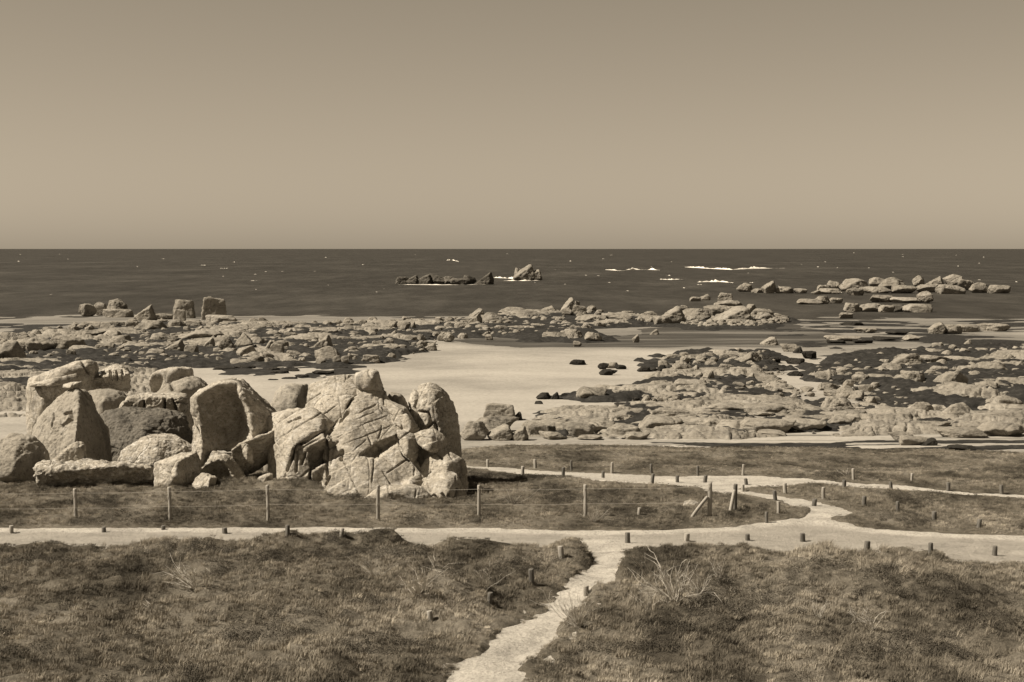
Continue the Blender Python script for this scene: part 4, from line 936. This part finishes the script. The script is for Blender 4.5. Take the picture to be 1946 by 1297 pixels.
def bedrock(px, bias, hgt, seed, sc, material='shore'):
    poly = world_poly(px)
    uv = [(x / y, math.log(y)) for x, y in poly]
    s0, s1 = min(q[0] for q in uv), max(q[0] for q in uv); l0, l1 = min(q[1] for q in uv), max(q[1] for q in uv)
    nc = int(min(520, max(40, (s1 - s0) * 3000 / 1.8))); nr = int(min(210, max(40, (l1 - l0) * 460)))
    Lg, Sg = np.meshgrid(np.linspace(l0 - .05, l1 + .05, nr), np.linspace(s0 - .016, s1 + .016, nc), indexing='ij')
    Y = np.exp(Lg).ravel(); X = Sg.ravel() * Y
    sd = sdf2(X, Y, poly); edge = np.clip(sd / (0.012 * Y.mean()), -2.2, .6)
    wx = X + 2 * n2(X, Y, sc, seed + 9, 2); wy = Y + 2 * n2(X, Y, sc, seed + 19, 2)
    n = n2(wx * .8, wy * 0.6, sc, seed, 4)
    f = np.clip(edge + bias + 1.9 * n, -1, 1.6)
    st = f * 3.2 + .35 * n2(X, Y, sc * 5, seed + 2, 3); fl = np.floor(st)
    step = (fl + smooth(.72, .98, st - fl)) / 3.2
    dip = .12 * n2(wx + .3 * wy, wy, sc * 2.2, seed + 4, 2)
    crack = np.abs(n2(wx, wy, sc * 2.4, seed + 6, 2))
    Z = terr(X, Y) + hgt * (step + dip) - .45 * hgt * (1 - smooth(.02, .09, crack)) - .04
    V = np.stack([X, Y, Z], -1)
    fc = grid_faces(nr, nc); fc = fc[f[fc].max(1) > -0.4]
    used = np.unique(fc); remap = np.zeros(len(V), int); remap[used] = np.arange(len(used))
    return put('reef_bedrock', mesh_from('reef_bedrock', V[used], remap[fc]), M[material], kind='structure')
bedrock([(960, 832), (1040, 788), (1250, 768), (1500, 762), (1990, 772), (1990, 822), (1700, 826), (1400, 834), (1150, 838)], .08, .42, 21.0, .18)
bedrock([(1260, 682), (1340, 672), (1460, 672), (1480, 702), (1500, 742), (1560, 762), (1440, 768), (1130, 764), (1110, 746), (1240, 738)], -.28, .6, 22.0, .15)
bedrock([(1545, 712), (1640, 694), (1780, 664), (1990, 660), (1990, 790), (1640, 785), (1560, 730)], -.28, .65, 23.0, .14)
bedrock([(-60, 690), (-60, 650), (150, 626), (300, 612), (560, 618), (830, 612), (860, 630), (800, 648), (820, 664), (640, 686), (420, 690), (300, 676)], -.2, .75, 24.0, .1)
bedrock([(-60, 694), (-60, 800), (100, 790), (250, 765), (345, 748), (330, 704), (250, 694)], .15, .5, 26.0, .2)
weed_patch([(-60, 694), (-60, 740), (120, 735), (280, 716), (300, 698), (200, 690)], -.05, .5, 27.0, .22, 'dark weed between the far left rocks and the left shore reef')
bedrock([(830, 614), (900, 606), (1000, 598), (1130, 598), (1250, 604), (1230, 616), (1120, 622), (1000, 630), (860, 632)], .0, .8, 25.0, .07, 'shore_far')

# ------------------------------------------------------------------ loose stones of the reefs, past counting
def stones(polys, n, smin, smax, seed, material, label, dark=0.0, flat=(.4, .9)):
    r = np.random.default_rng(seed)
    base = [rand_rock(k, 2, 50 + i) for i, k in enumerate(['round', 'block', 'slab', 'dome', 'wedge', 'round'])]
    VV, FF, off = [], [], 0
    for px in polys:
        us = [q[0] for q in px]; vs = [q[1] for q in px]
        u = r.uniform(min(us), max(us), n * 12); v = r.uniform(min(vs), max(vs), n * 12)
        ok = inside(u, v, px) & (noise3(np.stack([u * .03, v * .09, np.full_like(u, seed)], -1)) + r.uniform(-.35, .35, n * 12) > -0.05)
        u, v = u[ok][:n], v[ok][:n]
        Y = np.interp(-v, -_va, _ya); T_ = P(u, v, Y); T_[:, 2] = terr(T_[:, 0], Y) + np.where(Y < 150, .1, .18)
        for t_ in T_:
            wpx = smin + (smax - smin) * r.uniform() ** 1.8
            w = wpx * t_[1] / F; h = w * r.uniform(*flat)
            bv, bf = base[r.integers(6)]
            a = r.uniform(-.6, .6) + (3.14 if r.uniform() < .3 else 0); ca, sa = math.cos(a), math.sin(a)
            q = bv * np.array([w / 2, w / 2 * r.uniform(.6, 1), h])
            q = np.stack([q[:, 0] * ca - q[:, 1] * sa, q[:, 0] * sa + q[:, 1] * ca, q[:, 2] - h * .25], -1) + t_
            VV.append(q); FF.append(bf + off); off += len(bv)
    V = np.vstack(VV)
    return put('stones', mesh_from('stones', V, np.vstack(FF), False), M[material], label=label, cat='stones', kind='stuff')

PX_L = [(-60, 706), (-60, 648), (150, 624), (300, 612), (560, 616), (830, 612), (870, 640), (835, 666), (720, 690), (500, 696), (300, 690)]
PX_C = [(810, 618), (900, 606), (1000, 598), (1130, 598), (1250, 604), (1240, 618), (1130, 626), (1060, 640), (960, 640), (860, 640)]
PX_M = [(1260, 680), (1340, 670), (1460, 672), (1485, 702), (1500, 742), (1560, 760), (1440, 770), (1130, 768), (1110, 745), (1240, 738)]
PX_R = [(1545, 706), (1640, 680), (1780, 662), (1990, 660), (1990, 790), (1640, 785), (1560, 730)]
PX_S = [(1240, 610), (1330, 606), (1480, 604), (1500, 614), (1440, 624), (1330, 626)]
PX_H = [(960, 830), (1040, 786), (1250, 770), (1500, 764), (1990, 775), (1990, 815), (1700, 822), (1400, 832), (1150, 838)]
stones([PX_L], 1100, 3, 22, 1, 'shore', 'loose pale stones strewn between the rocks of the left shore reef')
stones([PX_C, PX_S], 800, 3, 17, 2, 'shore_far', 'loose pale stones on the centre far reef and stacked sea rock')
stones([PX_M, PX_R], 380, 3, 24, 3, 'shore', 'loose pale stones of the two right hand reefs')
stones([PX_H], 260, 6, 60, 4, 'shore', 'broken pale rock covering the shelf above the grass', flat=(.10, .22))
stones([PX_L, PX_M, PX_R], 350, 5, 18, 5, 'weedrock', 'small dark weed-covered stones among the reefs', flat=(.25, .5))

# ------------------------------------------------------------------ surf
def foam_strip(px, wid, hgt, seed):
    """a breaking crest: a low ragged roll of foam following pixels laid on the sea"""
    pts = [hit(u, v, lambda x, y: np.full(np.shape(x), SEA_Z), 100, 20000) for u, v in px]
    pts = np.array(pts); r = np.random.default_rng(seed)
    n = max(24, int(np.linalg.norm(pts[-1] - pts[0]) / 1.2)); n = min(n, 160)
    s = np.linspace(0, 1, n); k = np.linspace(0, 1, len(pts))
    X = np.interp(s, k, pts[:, 0]); Y = np.interp(s, k, pts[:, 1])
    prof_ = [(-1, 0), (-.6, .55), (0, 1), (.5, .6), (1, 0)]
    amp = np.clip(.55 + 1.1 * fbm(np.stack([s * 6, np.full(n, seed * 3.7), np.zeros(n)], -1), 3), .08, 1.6) * np.minimum(1, 6 * np.minimum(s, 1 - s) + .05)
    V = []
    for a, b_ in prof_:
        V.append(np.stack([X, Y + a * wid * amp, SEA_Z - .03 + b_ * hgt * amp * (1 + .3 * r.normal(size=n))], -1))
    V = np.vstack(V)
    return mesh_from('breaking_wave', V, grid_faces(5, n))
for px, wd, hg, lab in [([(1150, 513), (1180, 515), (1205, 513), (1235, 513), (1262, 514)], 5, 1.5, 'long white breaker right of the lone sea rock'),
                        ([(1300, 508), (1350, 511), (1390, 513), (1430, 511), (1496, 510)], 6, 1.4, 'longest white breaker in the right half of the sea'),
                        ([(1320, 537), (1345, 536), (1370, 536), (1395, 538)], 3, .9, 'short white breaker above the far right reef'),
                        ([(936, 528), (960, 529), (990, 531)], 3, .8, 'surf line between the low islet and the lone sea rock'),
                        ([(955, 534), (1000, 534), (1034, 533)], 2.5, .6, 'surf line at the foot of the lone sea rock'),
                        ([(752, 541), (840, 542), (936, 541)], 1.6, .35, 'thin surf line along the foot of the low islet'),
                        ([(848, 495), (860, 495), (874, 498)], 8, 1.3, 'small white breaker above the low islet'),
                        ([(1250, 531), (1275, 532), (1298, 531)], 3, .5, 'small broken wave left of the far right reef')]:
    me = foam_strip(px, wd * .8, hg * .75, abs(hash(lab[:4])) % 1 + len(lab))
    put('breaking_wave', me, M['foam'], label=lab, cat='wave', group='breakers on the sea')
VV, FF, off = [], [], 0
r = np.random.default_rng(5)
for i in range(85):
    u = r.uniform(0, 1946); v = 480 + 80 * r.uniform() ** 1.1
    if v > 540 and 740 < u < 1040: continue
    if u < 900 and r.uniform() < .4: continue
    L_ = r.uniform(1.5, 6) if r.uniform() < .85 else r.uniform(8, 16)
    me = foam_strip([(u, v), (u + L_ * .5, v + r.uniform(-.3, .3)), (u + L_, v)], min(6, 700 / (v - 470)) * .22, .2 * (13.8 * F / (v - 473)) / 900, i)
    n = len(me.vertices); q = np.zeros(n * 3, np.float32); me.vertices.foreach_get('co', q)
    fq = np.array([p.vertices[:] for p in me.polygons])
    VV.append(q.reshape(-1, 3)); FF.append(fq + off); off += n
    bpy.data.meshes.remove(me)
put('whitecaps', mesh_from('whitecaps', np.vstack(VV), np.vstack(FF)), M['foam'], label='tiny scattered whitecaps over the dark sea', cat='whitecaps', kind='stuff')

# ------------------------------------------------------------------ posts, wires, stakes
def log_mesh(name, a, b_, r0, r1, seg=12, seed=0, rough=.06):
    a = np.array(a, float); b_ = np.array(b_, float)
    ax = b_ - a; Ln = np.linalg.norm(ax); ax /= Ln
    e1 = np.cross(ax, [0.3, 1, 0.1]); e1 /= np.linalg.norm(e1); e2 = np.cross(ax, e1)
    rings = [0, .02, .25, .5, .75, .96, 1.0]; V = []
    rr = np.random.default_rng(seed)
    lob = 1 + rough * rr.normal(size=seg)
    bow = rr.normal(size=2) * .012 * Ln
    for t in rings:
        r = (r0 + (r1 - r0) * t) * (.86 if t in (0, 1.0) else 1)
        for k in range(seg):
            an = 2 * math.pi * k / seg
            q = a + ax * Ln * t + (e1 * math.cos(an) + e2 * math.sin(an)) * r * lob[k] * (1 + .03 * rr.normal()) + (e1 * bow[0] + e2 * bow[1]) * math.sin(math.pi * t)
            V.append(q)
    bm = bmesh.new(); vs = [bm.verts.new(q) for q in V]
    for i in range(len(rings) - 1):
        for k in range(seg):
            f = bm.faces.new((vs[i * seg + k], vs[i * seg + (k + 1) % seg], vs[(i + 1) * seg + (k + 1) % seg], vs[(i + 1) * seg + k])); f.smooth = True
    bm.faces.new(vs[-seg:]); bm.faces.new(list(reversed(vs[:seg])))
    bmesh.ops.recalc_face_normals(bm, faces=bm.faces)
    me = bpy.data.meshes.new(name); bm.to_mesh(me); bm.free()
    return me

gh = ground_h
FPOST = [(-40, 930, 985), (142, 929, 986), (321, 926, 990), (508, 922, 988), (719, 922, 1000), (910, 922, 983), (1112, 921, 991)]
fx = P(600, 990, 51.0)
fence = empty('wire_fence', (float(fx[0]), 51.0, 0.0), 'post and wire fence running along the back of the sandy track', 'fence')
fo = np.array(fence.location)
tops = []
FY = 51.0
for i, (u, yt, yb) in enumerate(FPOST):
    top = P(u, yt, FY); x = float(P(u + (2 if i < 4 else 0), yb, FY)[0]); z = float(gh(np.array([x]), np.array([FY]))[0])
    me = log_mesh('post', np.array([x, FY, z - .15]) - fo, top - fo, .062, .056, seed=i)
    put('post', me, M['wood_pale'], fence)
    tops.append(top)
end_top = P(1349, 917, FY); ex = float(P(1348, 996, FY)[0])
ez = float(gh(np.array([ex]), np.array([FY]))[0])
ep = put('end_post', log_mesh('end_post', np.array([ex, FY, ez - .15]) - fo, end_top - fo, .075, .07, seed=31), M['wood_pale'], fence)
put('brace', log_mesh('brace', P(1309, 992, FY - .1) - fo, P(1345, 944, FY - .06) - fo, .055, .05, seed=32), M['wood_pale'], fence)
tops.append(end_top)
def tube_path(name, pts, rad, seg=5):
    cu = bpy.data.curves.new(name, 'CURVE'); cu.dimensions = '3D'; cu.bevel_depth = rad; cu.bevel_resolution = 1
    s = cu.splines.new('POLY'); s.points.add(len(pts) - 1)
    for p, q in zip(s.points, pts): p.co = (*[float(c) for c in q], 1)
    o = bpy.data.objects.new('tmp', cu); COL.objects.link(o)
    dg = bpy.context.evaluated_depsgraph_get()
    me = bpy.data.meshes.new_from_object(o.evaluated_get(dg)); me.name = name
    bpy.data.objects.remove(o); bpy.data.curves.remove(cu)
    return me
for drop in (.13, .62):
    pts = []
    for a, b_ in zip(tops[:-1], tops[1:]):
        for t in np.linspace(0, 1, 6)[:-1]:
            q = a + (b_ - a) * t; q = q + np.array([0, -.065, -drop - .03 * 4 * t * (1 - t)]); pts.append(q - fo)
    pts.append(tops[-1] + np.array([0, -.08, -drop]) - fo)
    put('wire', tube_path('wire', pts, .0045), M['wire'], fence)

# braced gate post right of the fence end
FY2 = 52.2
gt = P(1398, 920, FY2); gx = float(P(1397, 982, FY2)[0])
gz = float(gh(np.array([gx]), np.array([FY2]))[0])
gp = empty('gate_post', (gx, FY2, gz), 'dark upright gate post with a pale leaning brace, right of the fence end', 'post')
go = np.array(gp.location)
put('post', log_mesh('post', np.array([gx, FY2, gz - .15]) - go, gt - go, .075, .07, seed=41), M['wood'], gp)
bb = P(1386, 983, FY2 - .5)
put('brace', log_mesh('brace', bb - go, P(1396, 932, FY2 - .07) - go, .065, .06, seed=42), M['wood_pale'], gp)

STK = [(198, 1003, 1019, 'on the hummocks before the track', 'front'), (309, 1003, 1014, 0, 'front'), (429, 1007, 1021, 0, 'front'), (547, 1004, 1020, 0, 'front'), (648, 1008, 1019, 0, 'front'), (20, 1004, 1020, 0, 'front'),
       (1193, 1017, 1040, 0, 'right'), (1304, 1017, 1036, 0, 'right'), (1422, 1018, 1034, 0, 'right'), (1526, 1018, 1036, 0, 'right'), (1648, 1030, 1052, 0, 'right'), (1768, 1036, 1050, 0, 'right'), (1890, 1042, 1064, 0, 'right'),
       (1068, 1040, 1060, 0, 'branch'), (1012, 1083, 1112, 0, 'branch'), (1113, 1116, 1135, 0, 'branch'), (930, 1129, 1142, 0, 'branch'), (820, 1166, 1180, 0, 'branch'),
       (928, 879, 888, 0, 'far'), (1018, 877, 890, 0, 'far'), (1087, 881, 895, 0, 'far'), (1162, 884, 898, 0, 'far'), (1239, 887, 901, 0, 'far'), (1326, 888, 905, 0, 'far'), (1411, 888, 903, 0, 'far'), (1623, 895, 912, 0, 'far'), (1733, 905, 916, 0, 'far'),
       (993, 891, 905, 0, 'near'), (1070, 893, 906, 0, 'near'), (1145, 900, 913, 0, 'near'), (1239, 905, 920, 0, 'near'), (1289, 908, 922, 0, 'near'), (1339, 906, 922, 0, 'near'), (1419, 912, 926, 0, 'near'), (1604, 915, 927, 0, 'near'), (1694, 919, 930, 0, 'near'), (1802, 922, 934, 0, 'near'), (1905, 926, 942, 0, 'near'),
       (1412, 926, 938, 0, 'link'), (1474, 936, 951, 0, 'link'), (1546, 952, 967, 0, 'link'), (1493, 922, 939, 0, 'meadow'), (1566, 929, 949, 0, 'meadow'), (1641, 945, 962, 0, 'meadow'), (1706, 957, 974, 0, 'meadow'), (1776, 975, 989, 0, 'meadow'), (1860, 990, 1003, 0, 'meadow'),
       (1478, 958, 976, 0, 'fan'), (1458, 975, 999, 0, 'fan'), (1214, 968, 978, 0, 'fan')]
ROWT = {'front': 'on the hummocks before the track, left half', 'right': 'along the near edge of the track, right half', 'branch': 'beside the sandy path coming to the viewer', 'far': 'on the seaward side of the far path',
        'near': 'on the landward side of the far path', 'link': 'along the slanting link path', 'meadow': 'in the grass right of the link path', 'fan': 'in the grass near the gate posts'}
rows = {}
for s in STK: rows.setdefault(s[4], []).append(s)
for row, ss in rows.items():
    ss.sort()
    for i, (u, yt, yb, _, _r) in enumerate(ss):
        p = hit(u, yb, gh, 25, 120)
        top = P(u, yt - 4, p[1]); z = float(gh(p[0:1], p[1:2])[0])
        rad = .075 if row not in ('far', 'fan') else .065
        base = np.array([p[0], p[1], z])
        lean = np.array([random.uniform(-.05, .05), random.uniform(-.04, .04), random.uniform(-.04, .03)]); rad *= random.uniform(.8, 1.15)
        me = log_mesh('stake', np.array([0, 0, -.2]), np.array([0, 0, max(top[2] - z, .22)]) + lean, rad, rad * .95, seed=int(u))
        o = put('wooden_stake', me, M['wood'] if random.random() < .75 else M['wood_pale'], label='%s short wooden stake from the left %s' % (ORD[i], ROWT[row]), cat='stake', group='short stakes marking the paths')
        o.location = [float(c) for c in base]

# ------------------------------------------------------------------ grass (instanced tufts) and dry shrubs
def tuft_mesh(name, n, h0, h1, spread, lean, width, seed, curl=.5):
    r = np.random.default_rng(seed); V, Fc = [], []
    for i in range(n):
        a = r.uniform(0, 6.283); rad = spread * math.sqrt(r.uniform())
        bx, by = rad * math.cos(a), rad * math.sin(a)
        h = r.uniform(h0, h1); w = width * r.uniform(.6, 1.2)
        d = np.array([math.cos(a), math.sin(a)]) * r.uniform(.1, .6) * curl + np.array([lean, 0]) + r.normal(size=2) * .15
        fa = r.uniform(0, 3.14); wx, wy = math.cos(fa) * w / 2, math.sin(fa) * w / 2
        k = len(V)
        for t, ws in ((0, 1), (.55, .8), (1.0, .12)):
            cx = bx + d[0] * h * t * t; cy = by + d[1] * h * t * t; cz = h * t * (1 - .25 * t * np.hypot(*d)) - .03
            V += [(cx - wx * ws, cy - wy * ws, cz), (cx + wx * ws, cy + wy * ws, cz)]
        Fc += [(k, k + 1, k + 3, k + 2), (k + 2, k + 3, k + 5, k + 4)]
    return mesh_from(name, V, Fc, False)

tcol = bpy.data.collections.new('tuft_library')
for i in range(5):
    o = bpy.data.objects.new('tuft%d' % i, tuft_mesh('tuft', 46, .06, .17, .17, .25, .014, 60 + i)); o.data.materials.append(M['grass']); tcol.objects.link(o)
for i in range(3):
    o = bpy.data.objects.new('tuft%d' % (5 + i), tuft_mesh('tuft', 40, .14, .34, .13, .4, .012, 80 + i)); o.data.materials.append(M['grass']); tcol.objects.link(o)
for i in range(2):
    o = bpy.data.objects.new('tuft%d' % (8 + i), tuft_mesh('tuft', 16, .2, .42, .10, .35, .009, 90 + i)); o.data.materials.append(M['drygrass']); tcol.objects.link(o)

def clump_mesh(seed):
    r = np.random.default_rng(seed); V, Fc = [], []
    for i in range(150):
        q = r.normal(size=3); q /= np.linalg.norm(q); q[2] = abs(q[2])
        c = q * r.uniform(.55, 1.0) * [.34, .30, .20]
        a = r.normal(size=3); a /= np.linalg.norm(a); b_ = np.cross(a, q); b_ /= np.linalg.norm(b_) + 1e-6
        w = r.uniform(.012, .026); k = len(V)
        V += [tuple(c - a * w), tuple(c + b_ * w * .6), tuple(c + a * w), tuple(c - b_ * w * .6)]
        Fc.append((k, k + 1, k + 2, k + 3))
    return mesh_from('heath', V, Fc, False)
m, t, b = mat('heath_leaves'); M['heath'] = m
t.links.new(veg_color(t, 0.05, 0.085, 0.14, True), b.inputs['Base Color']); b.inputs['Roughness'].default_value = 0.9; b.inputs['Specular IOR Level'].default_value = 0.1
for i in range(3):
    o = bpy.data.objects.new('tuft_x%d' % i, clump_mesh(120 + i)); o.data.materials.append(M['heath']); tcol.objects.link(o)

gng = bpy.data.node_groups.new('scatter', 'GeometryNodeTree')
gng.interface.new_socket('Geometry', in_out='INPUT', socket_type='NodeSocketGeometry')
gng.interface.new_socket('Geometry', in_out='OUTPUT', socket_type='NodeSocketGeometry')
gi = gng.nodes.new('NodeGroupInput'); go_ = gng.nodes.new('NodeGroupOutput')
ci = gng.nodes.new('GeometryNodeCollectionInfo'); ci.inputs['Collection'].default_value = tcol; ci.inputs['Separate Children'].default_value = True; ci.inputs['Reset Children'].default_value = True
ip = gng.nodes.new('GeometryNodeInstanceOnPoints'); ip.inputs['Pick Instance'].default_value = True
def named(n, ty):
    a = gng.nodes.new('GeometryNodeInputNamedAttribute'); a.data_type = ty; a.inputs['Name'].default_value = n
    return a.outputs['Attribute']
gng.links.new(gi.outputs[0], ip.inputs['Points']); gng.links.new(ci.outputs[0], ip.inputs['Instance'])
gng.links.new(named('idx', 'INT'), ip.inputs['Instance Index'])
e2r = gng.nodes.new('FunctionNodeEulerToRotation')
gng.links.new(named('rot', 'FLOAT_VECTOR'), e2r.inputs[0]); gng.links.new(e2r.outputs[0], ip.inputs['Rotation'])
gng.links.new(named('scl', 'FLOAT'), ip.inputs['Scale'])
gng.links.new(ip.outputs[0], go_.inputs[0])

def scatter(label, y0, y1, dens, scale, seed, s_lim=.36, low=0.0):
    r = np.random.default_rng(seed)
    area = s_lim * (y1 * y1 - y0 * y0); n = int(area * dens)
    Y = np.sqrt(r.uniform(y0 * y0, y1 * y1, n)); X = r.uniform(-s_lim, s_lim, n) * Y
    sd = path_sd(X, Y) + 0.16 * n2(X, Y, 1.3, 6.6, 3) + 0.05 * n2(X, Y, 5.0, 2.2, 2)
    Yend = np.interp(X / Y, [-0.47, -0.2, -0.05, 0.0, 0.08, 0.16, 0.3, 0.47], [74, 76, 80, 87, 87, 85.5, 82, 80]) + 1.6 * n2(X, Y, 0.16, 12.0, 4)
    keep = (sd < np.where(Y < 46, .1, -.02)) & (Y < Yend)
    patch = n2(X, Y, .5, 31.0, 3)
    keep &= r.uniform(size=n) < np.clip(.75 + .9 * patch, .25, 1)
    X, Y, sd, patch = X[keep], Y[keep], sd[keep], patch[keep]
    n = len(X)
    tall = n2(X, Y * .6, .28, 71.0, 3) + .25 * r.normal(size=n)
    idx = np.where((tall > .58 + low) & (sd < -1.0), r.integers(5, 8, n), r.integers(0, 5, n))
    idx = np.where((tall > .2) & (r.uniform(size=n) < .05), r.integers(8, 10, n), idx)
    dk = n2(X, Y * .8, .33, 91.0, 3)
    idx = np.where((dk < -.22) & (sd < -.5) & (r.uniform(size=n) < .55), r.integers(10, 13, n), idx)
    Z = gh(X, Y) + .03
    me = bpy.data.meshes.new('grass'); me.vertices.add(n); me.vertices.foreach_set('co', np.stack([X, Y, Z], -1).astype(np.float32).ravel())
    a = me.attributes.new('idx', 'INT', 'POINT'); a.data.foreach_set('value', idx.astype(np.int32))
    rot = np.stack([r.normal(size=n) * .12, r.normal(size=n) * .12, r.normal(size=n) * .7], -1)
    a = me.attributes.new('rot', 'FLOAT_VECTOR', 'POINT'); a.data.foreach_set('vector', rot.astype(np.float32).ravel())
    sc = scale * r.uniform(.65, 1.25, n) * np.clip(np.where(Y < 46, .55, .3) + .6 * np.minimum(-sd, 1.2), .3, 1.0)
    a = me.attributes.new('scl', 'FLOAT', 'POINT'); a.data.foreach_set('value', sc.astype(np.float32))
    o = put('grass', me, None, label=label, cat='grass', kind='stuff')
    md = o.modifiers.new('scatter', 'NODES'); md.node_group = gng
    return o
scatter('wind-combed rough grass covering the near dune', 24, 48, 46, .66, 1, .36, .12)
scatter('rough grass between the track and the rocks', 48, 64, 34, .55, 2, .37, .2)
scatter('short grass of the meadow up to the beach', 64, 90, 18, .4, 3, .38, .5)

def shrub(u, v, hpx, n, lean, spread, label, seed, name='dry_shrub', cat='shrub', rad=.011, fork=3):
    rad = rad * 1.6; n = int(n * 1.8)
    r = np.random.default_rng(seed)
    p = hit(u, v, gh, 25, 120); p[2] = float(gh(p[0:1], p[1:2])[0])
    H = hpx * p[1] / F
    e = empty(name, tuple(float(c) for c in p), label, cat)
    for i in range(n):
        d = np.array([lean + spread * r.normal(), .6 * spread * r.normal(), 1.0]); d /= np.linalg.norm(d)
        L_ = H * r.uniform(.6, 1.1) / max(.45, d[2])
        pts = [np.array([r.normal() * .04, r.normal() * .04, -.05])]
        q = pts[0].copy(); dd = d.copy(); segs = 6; branches = []
        for s in range(segs):
            dd = dd + r.normal(size=3) * .13; dd /= np.linalg.norm(dd); q = q + dd * L_ / segs; pts.append(q.copy())
            if s >= 1 and r.uniform() < fork / 4:
                bd = dd + r.normal(size=3) * .5; bd /= np.linalg.norm(bd)
                b2 = q + bd * L_ * .18; branches.append([q.copy(), b2, b2 + (bd + r.normal(size=3) * .3) * L_ * .16])
        bm = bmesh.new()
        for line, r0, r1 in [(pts, rad, rad * .35)] + [(b_, rad * .5, rad * .2) for b_ in branches]:
            prev = None
            for k, c in enumerate(line):
                rr = r0 + (r1 - r0) * k / (len(line) - 1)
                ring = [bm.verts.new(c + rr * np.array([math.cos(a), math.sin(a), 0.0])) for a in (0, 2.09, 4.19)]
                if prev:
                    for j in range(3): bm.faces.new((prev[j], prev[(j + 1) % 3], ring[(j + 1) % 3], ring[j]))
                prev = ring
        me = bpy.data.meshes.new('stem'); bm.to_mesh(me); bm.free()
        put('stem', me, M['twig'], e)
    return e
shrub(372, 1118, 52, 7, -.9, .35, 'bare pale branches leaning left in the left foreground grass', 1)
shrub(393, 1116, 36, 3, .05, .2, 'small upright bare twig beside the leaning pale branches', 2)
shrub(792, 1130, 62, 12, 0, .5, 'fan-shaped dry shrub in the middle of the foreground grass', 3, rad=.009)
shrub(715, 1100, 50, 10, -.1, .6, 'wispy dry shrub left of the fan-shaped one', 4, rad=.006)
shrub(920, 1118, 55, 5, .05, .25, 'thin dry stalks left of the sandy path', 5, rad=.007)
shrub(1284, 1146, 78, 14, -.1, .75, 'largest bare dry shrub, in the right foreground grass', 6, rad=.011)
shrub(1328, 1140, 50, 6, .1, .4, 'small dry shrub just right of the largest bare shrub', 7, rad=.009)
shrub(1230, 1160, 55, 8, -.1, .5, 'wispy dry shrub just left of the largest bare shrub', 8, rad=.006)
shrub(1368, 1108, 45, 4, 0, .2, 'thin upright dry stalks behind the largest bare shrub', 9, rad=.006)
shrub(1660, 1197, 50, 7, -.5, .4, 'dry branches leaning left at the bottom right', 10, rad=.009)
shrub(1556, 1180, 40, 5, 0, .35, 'short dry stalks left of the leaning branches at bottom right', 11, rad=.007)
shrub(1396, 1128, 16, 3, 0, .2, 'tiny pale stub of twigs in the right foreground grass', 12, rad=.012)
shrub(1100, 1190, 60, 16, -.5, .4, 'coarse dry grass stalks at the right edge of the sandy path', 13, rad=.006)
shrub(205, 1175, 30, 5, 0, .3, 'short dry stalks at the lower left', 14, rad=.008)
shrub(290, 1178, 40, 5, 0, .2, 'pale dead stems by a dark tussock at the lower left', 15, rad=.009)
shrub(192, 882, 38, 26, .1, .45, 'tall dry grass tuft between cone-shaped rock and speckled dome', 16, name='dry_grass_tuft', cat='grass tuft', rad=.006, fork=0)
shrub(975, 958, 30, 10, .1, .5, 'dry grass tuft behind the fence near the outcrop shadow', 17, name='dry_grass_tuft', cat='grass tuft', rad=.006, fork=0)
shrub(1125, 992, 28, 16, .3, .6, 'low brambly tuft at the foot of a fence post', 18, name='dry_grass_tuft', cat='grass tuft', rad=.006, fork=1)
shrub(1610, 905, 14, 4, -.5, .4, 'bent dry stalks by the far path at right', 19, rad=.01)

hero('pale lichened stone lying in the grass left of the end post', FX, [(1296, 962), (1302, 953), (1316, 951), (1328, 955), (1332, 964), (1315, 968)], 53.8, .5, level=4, material='granite_lichen', name='rock', cat='rock', foot=-.1)
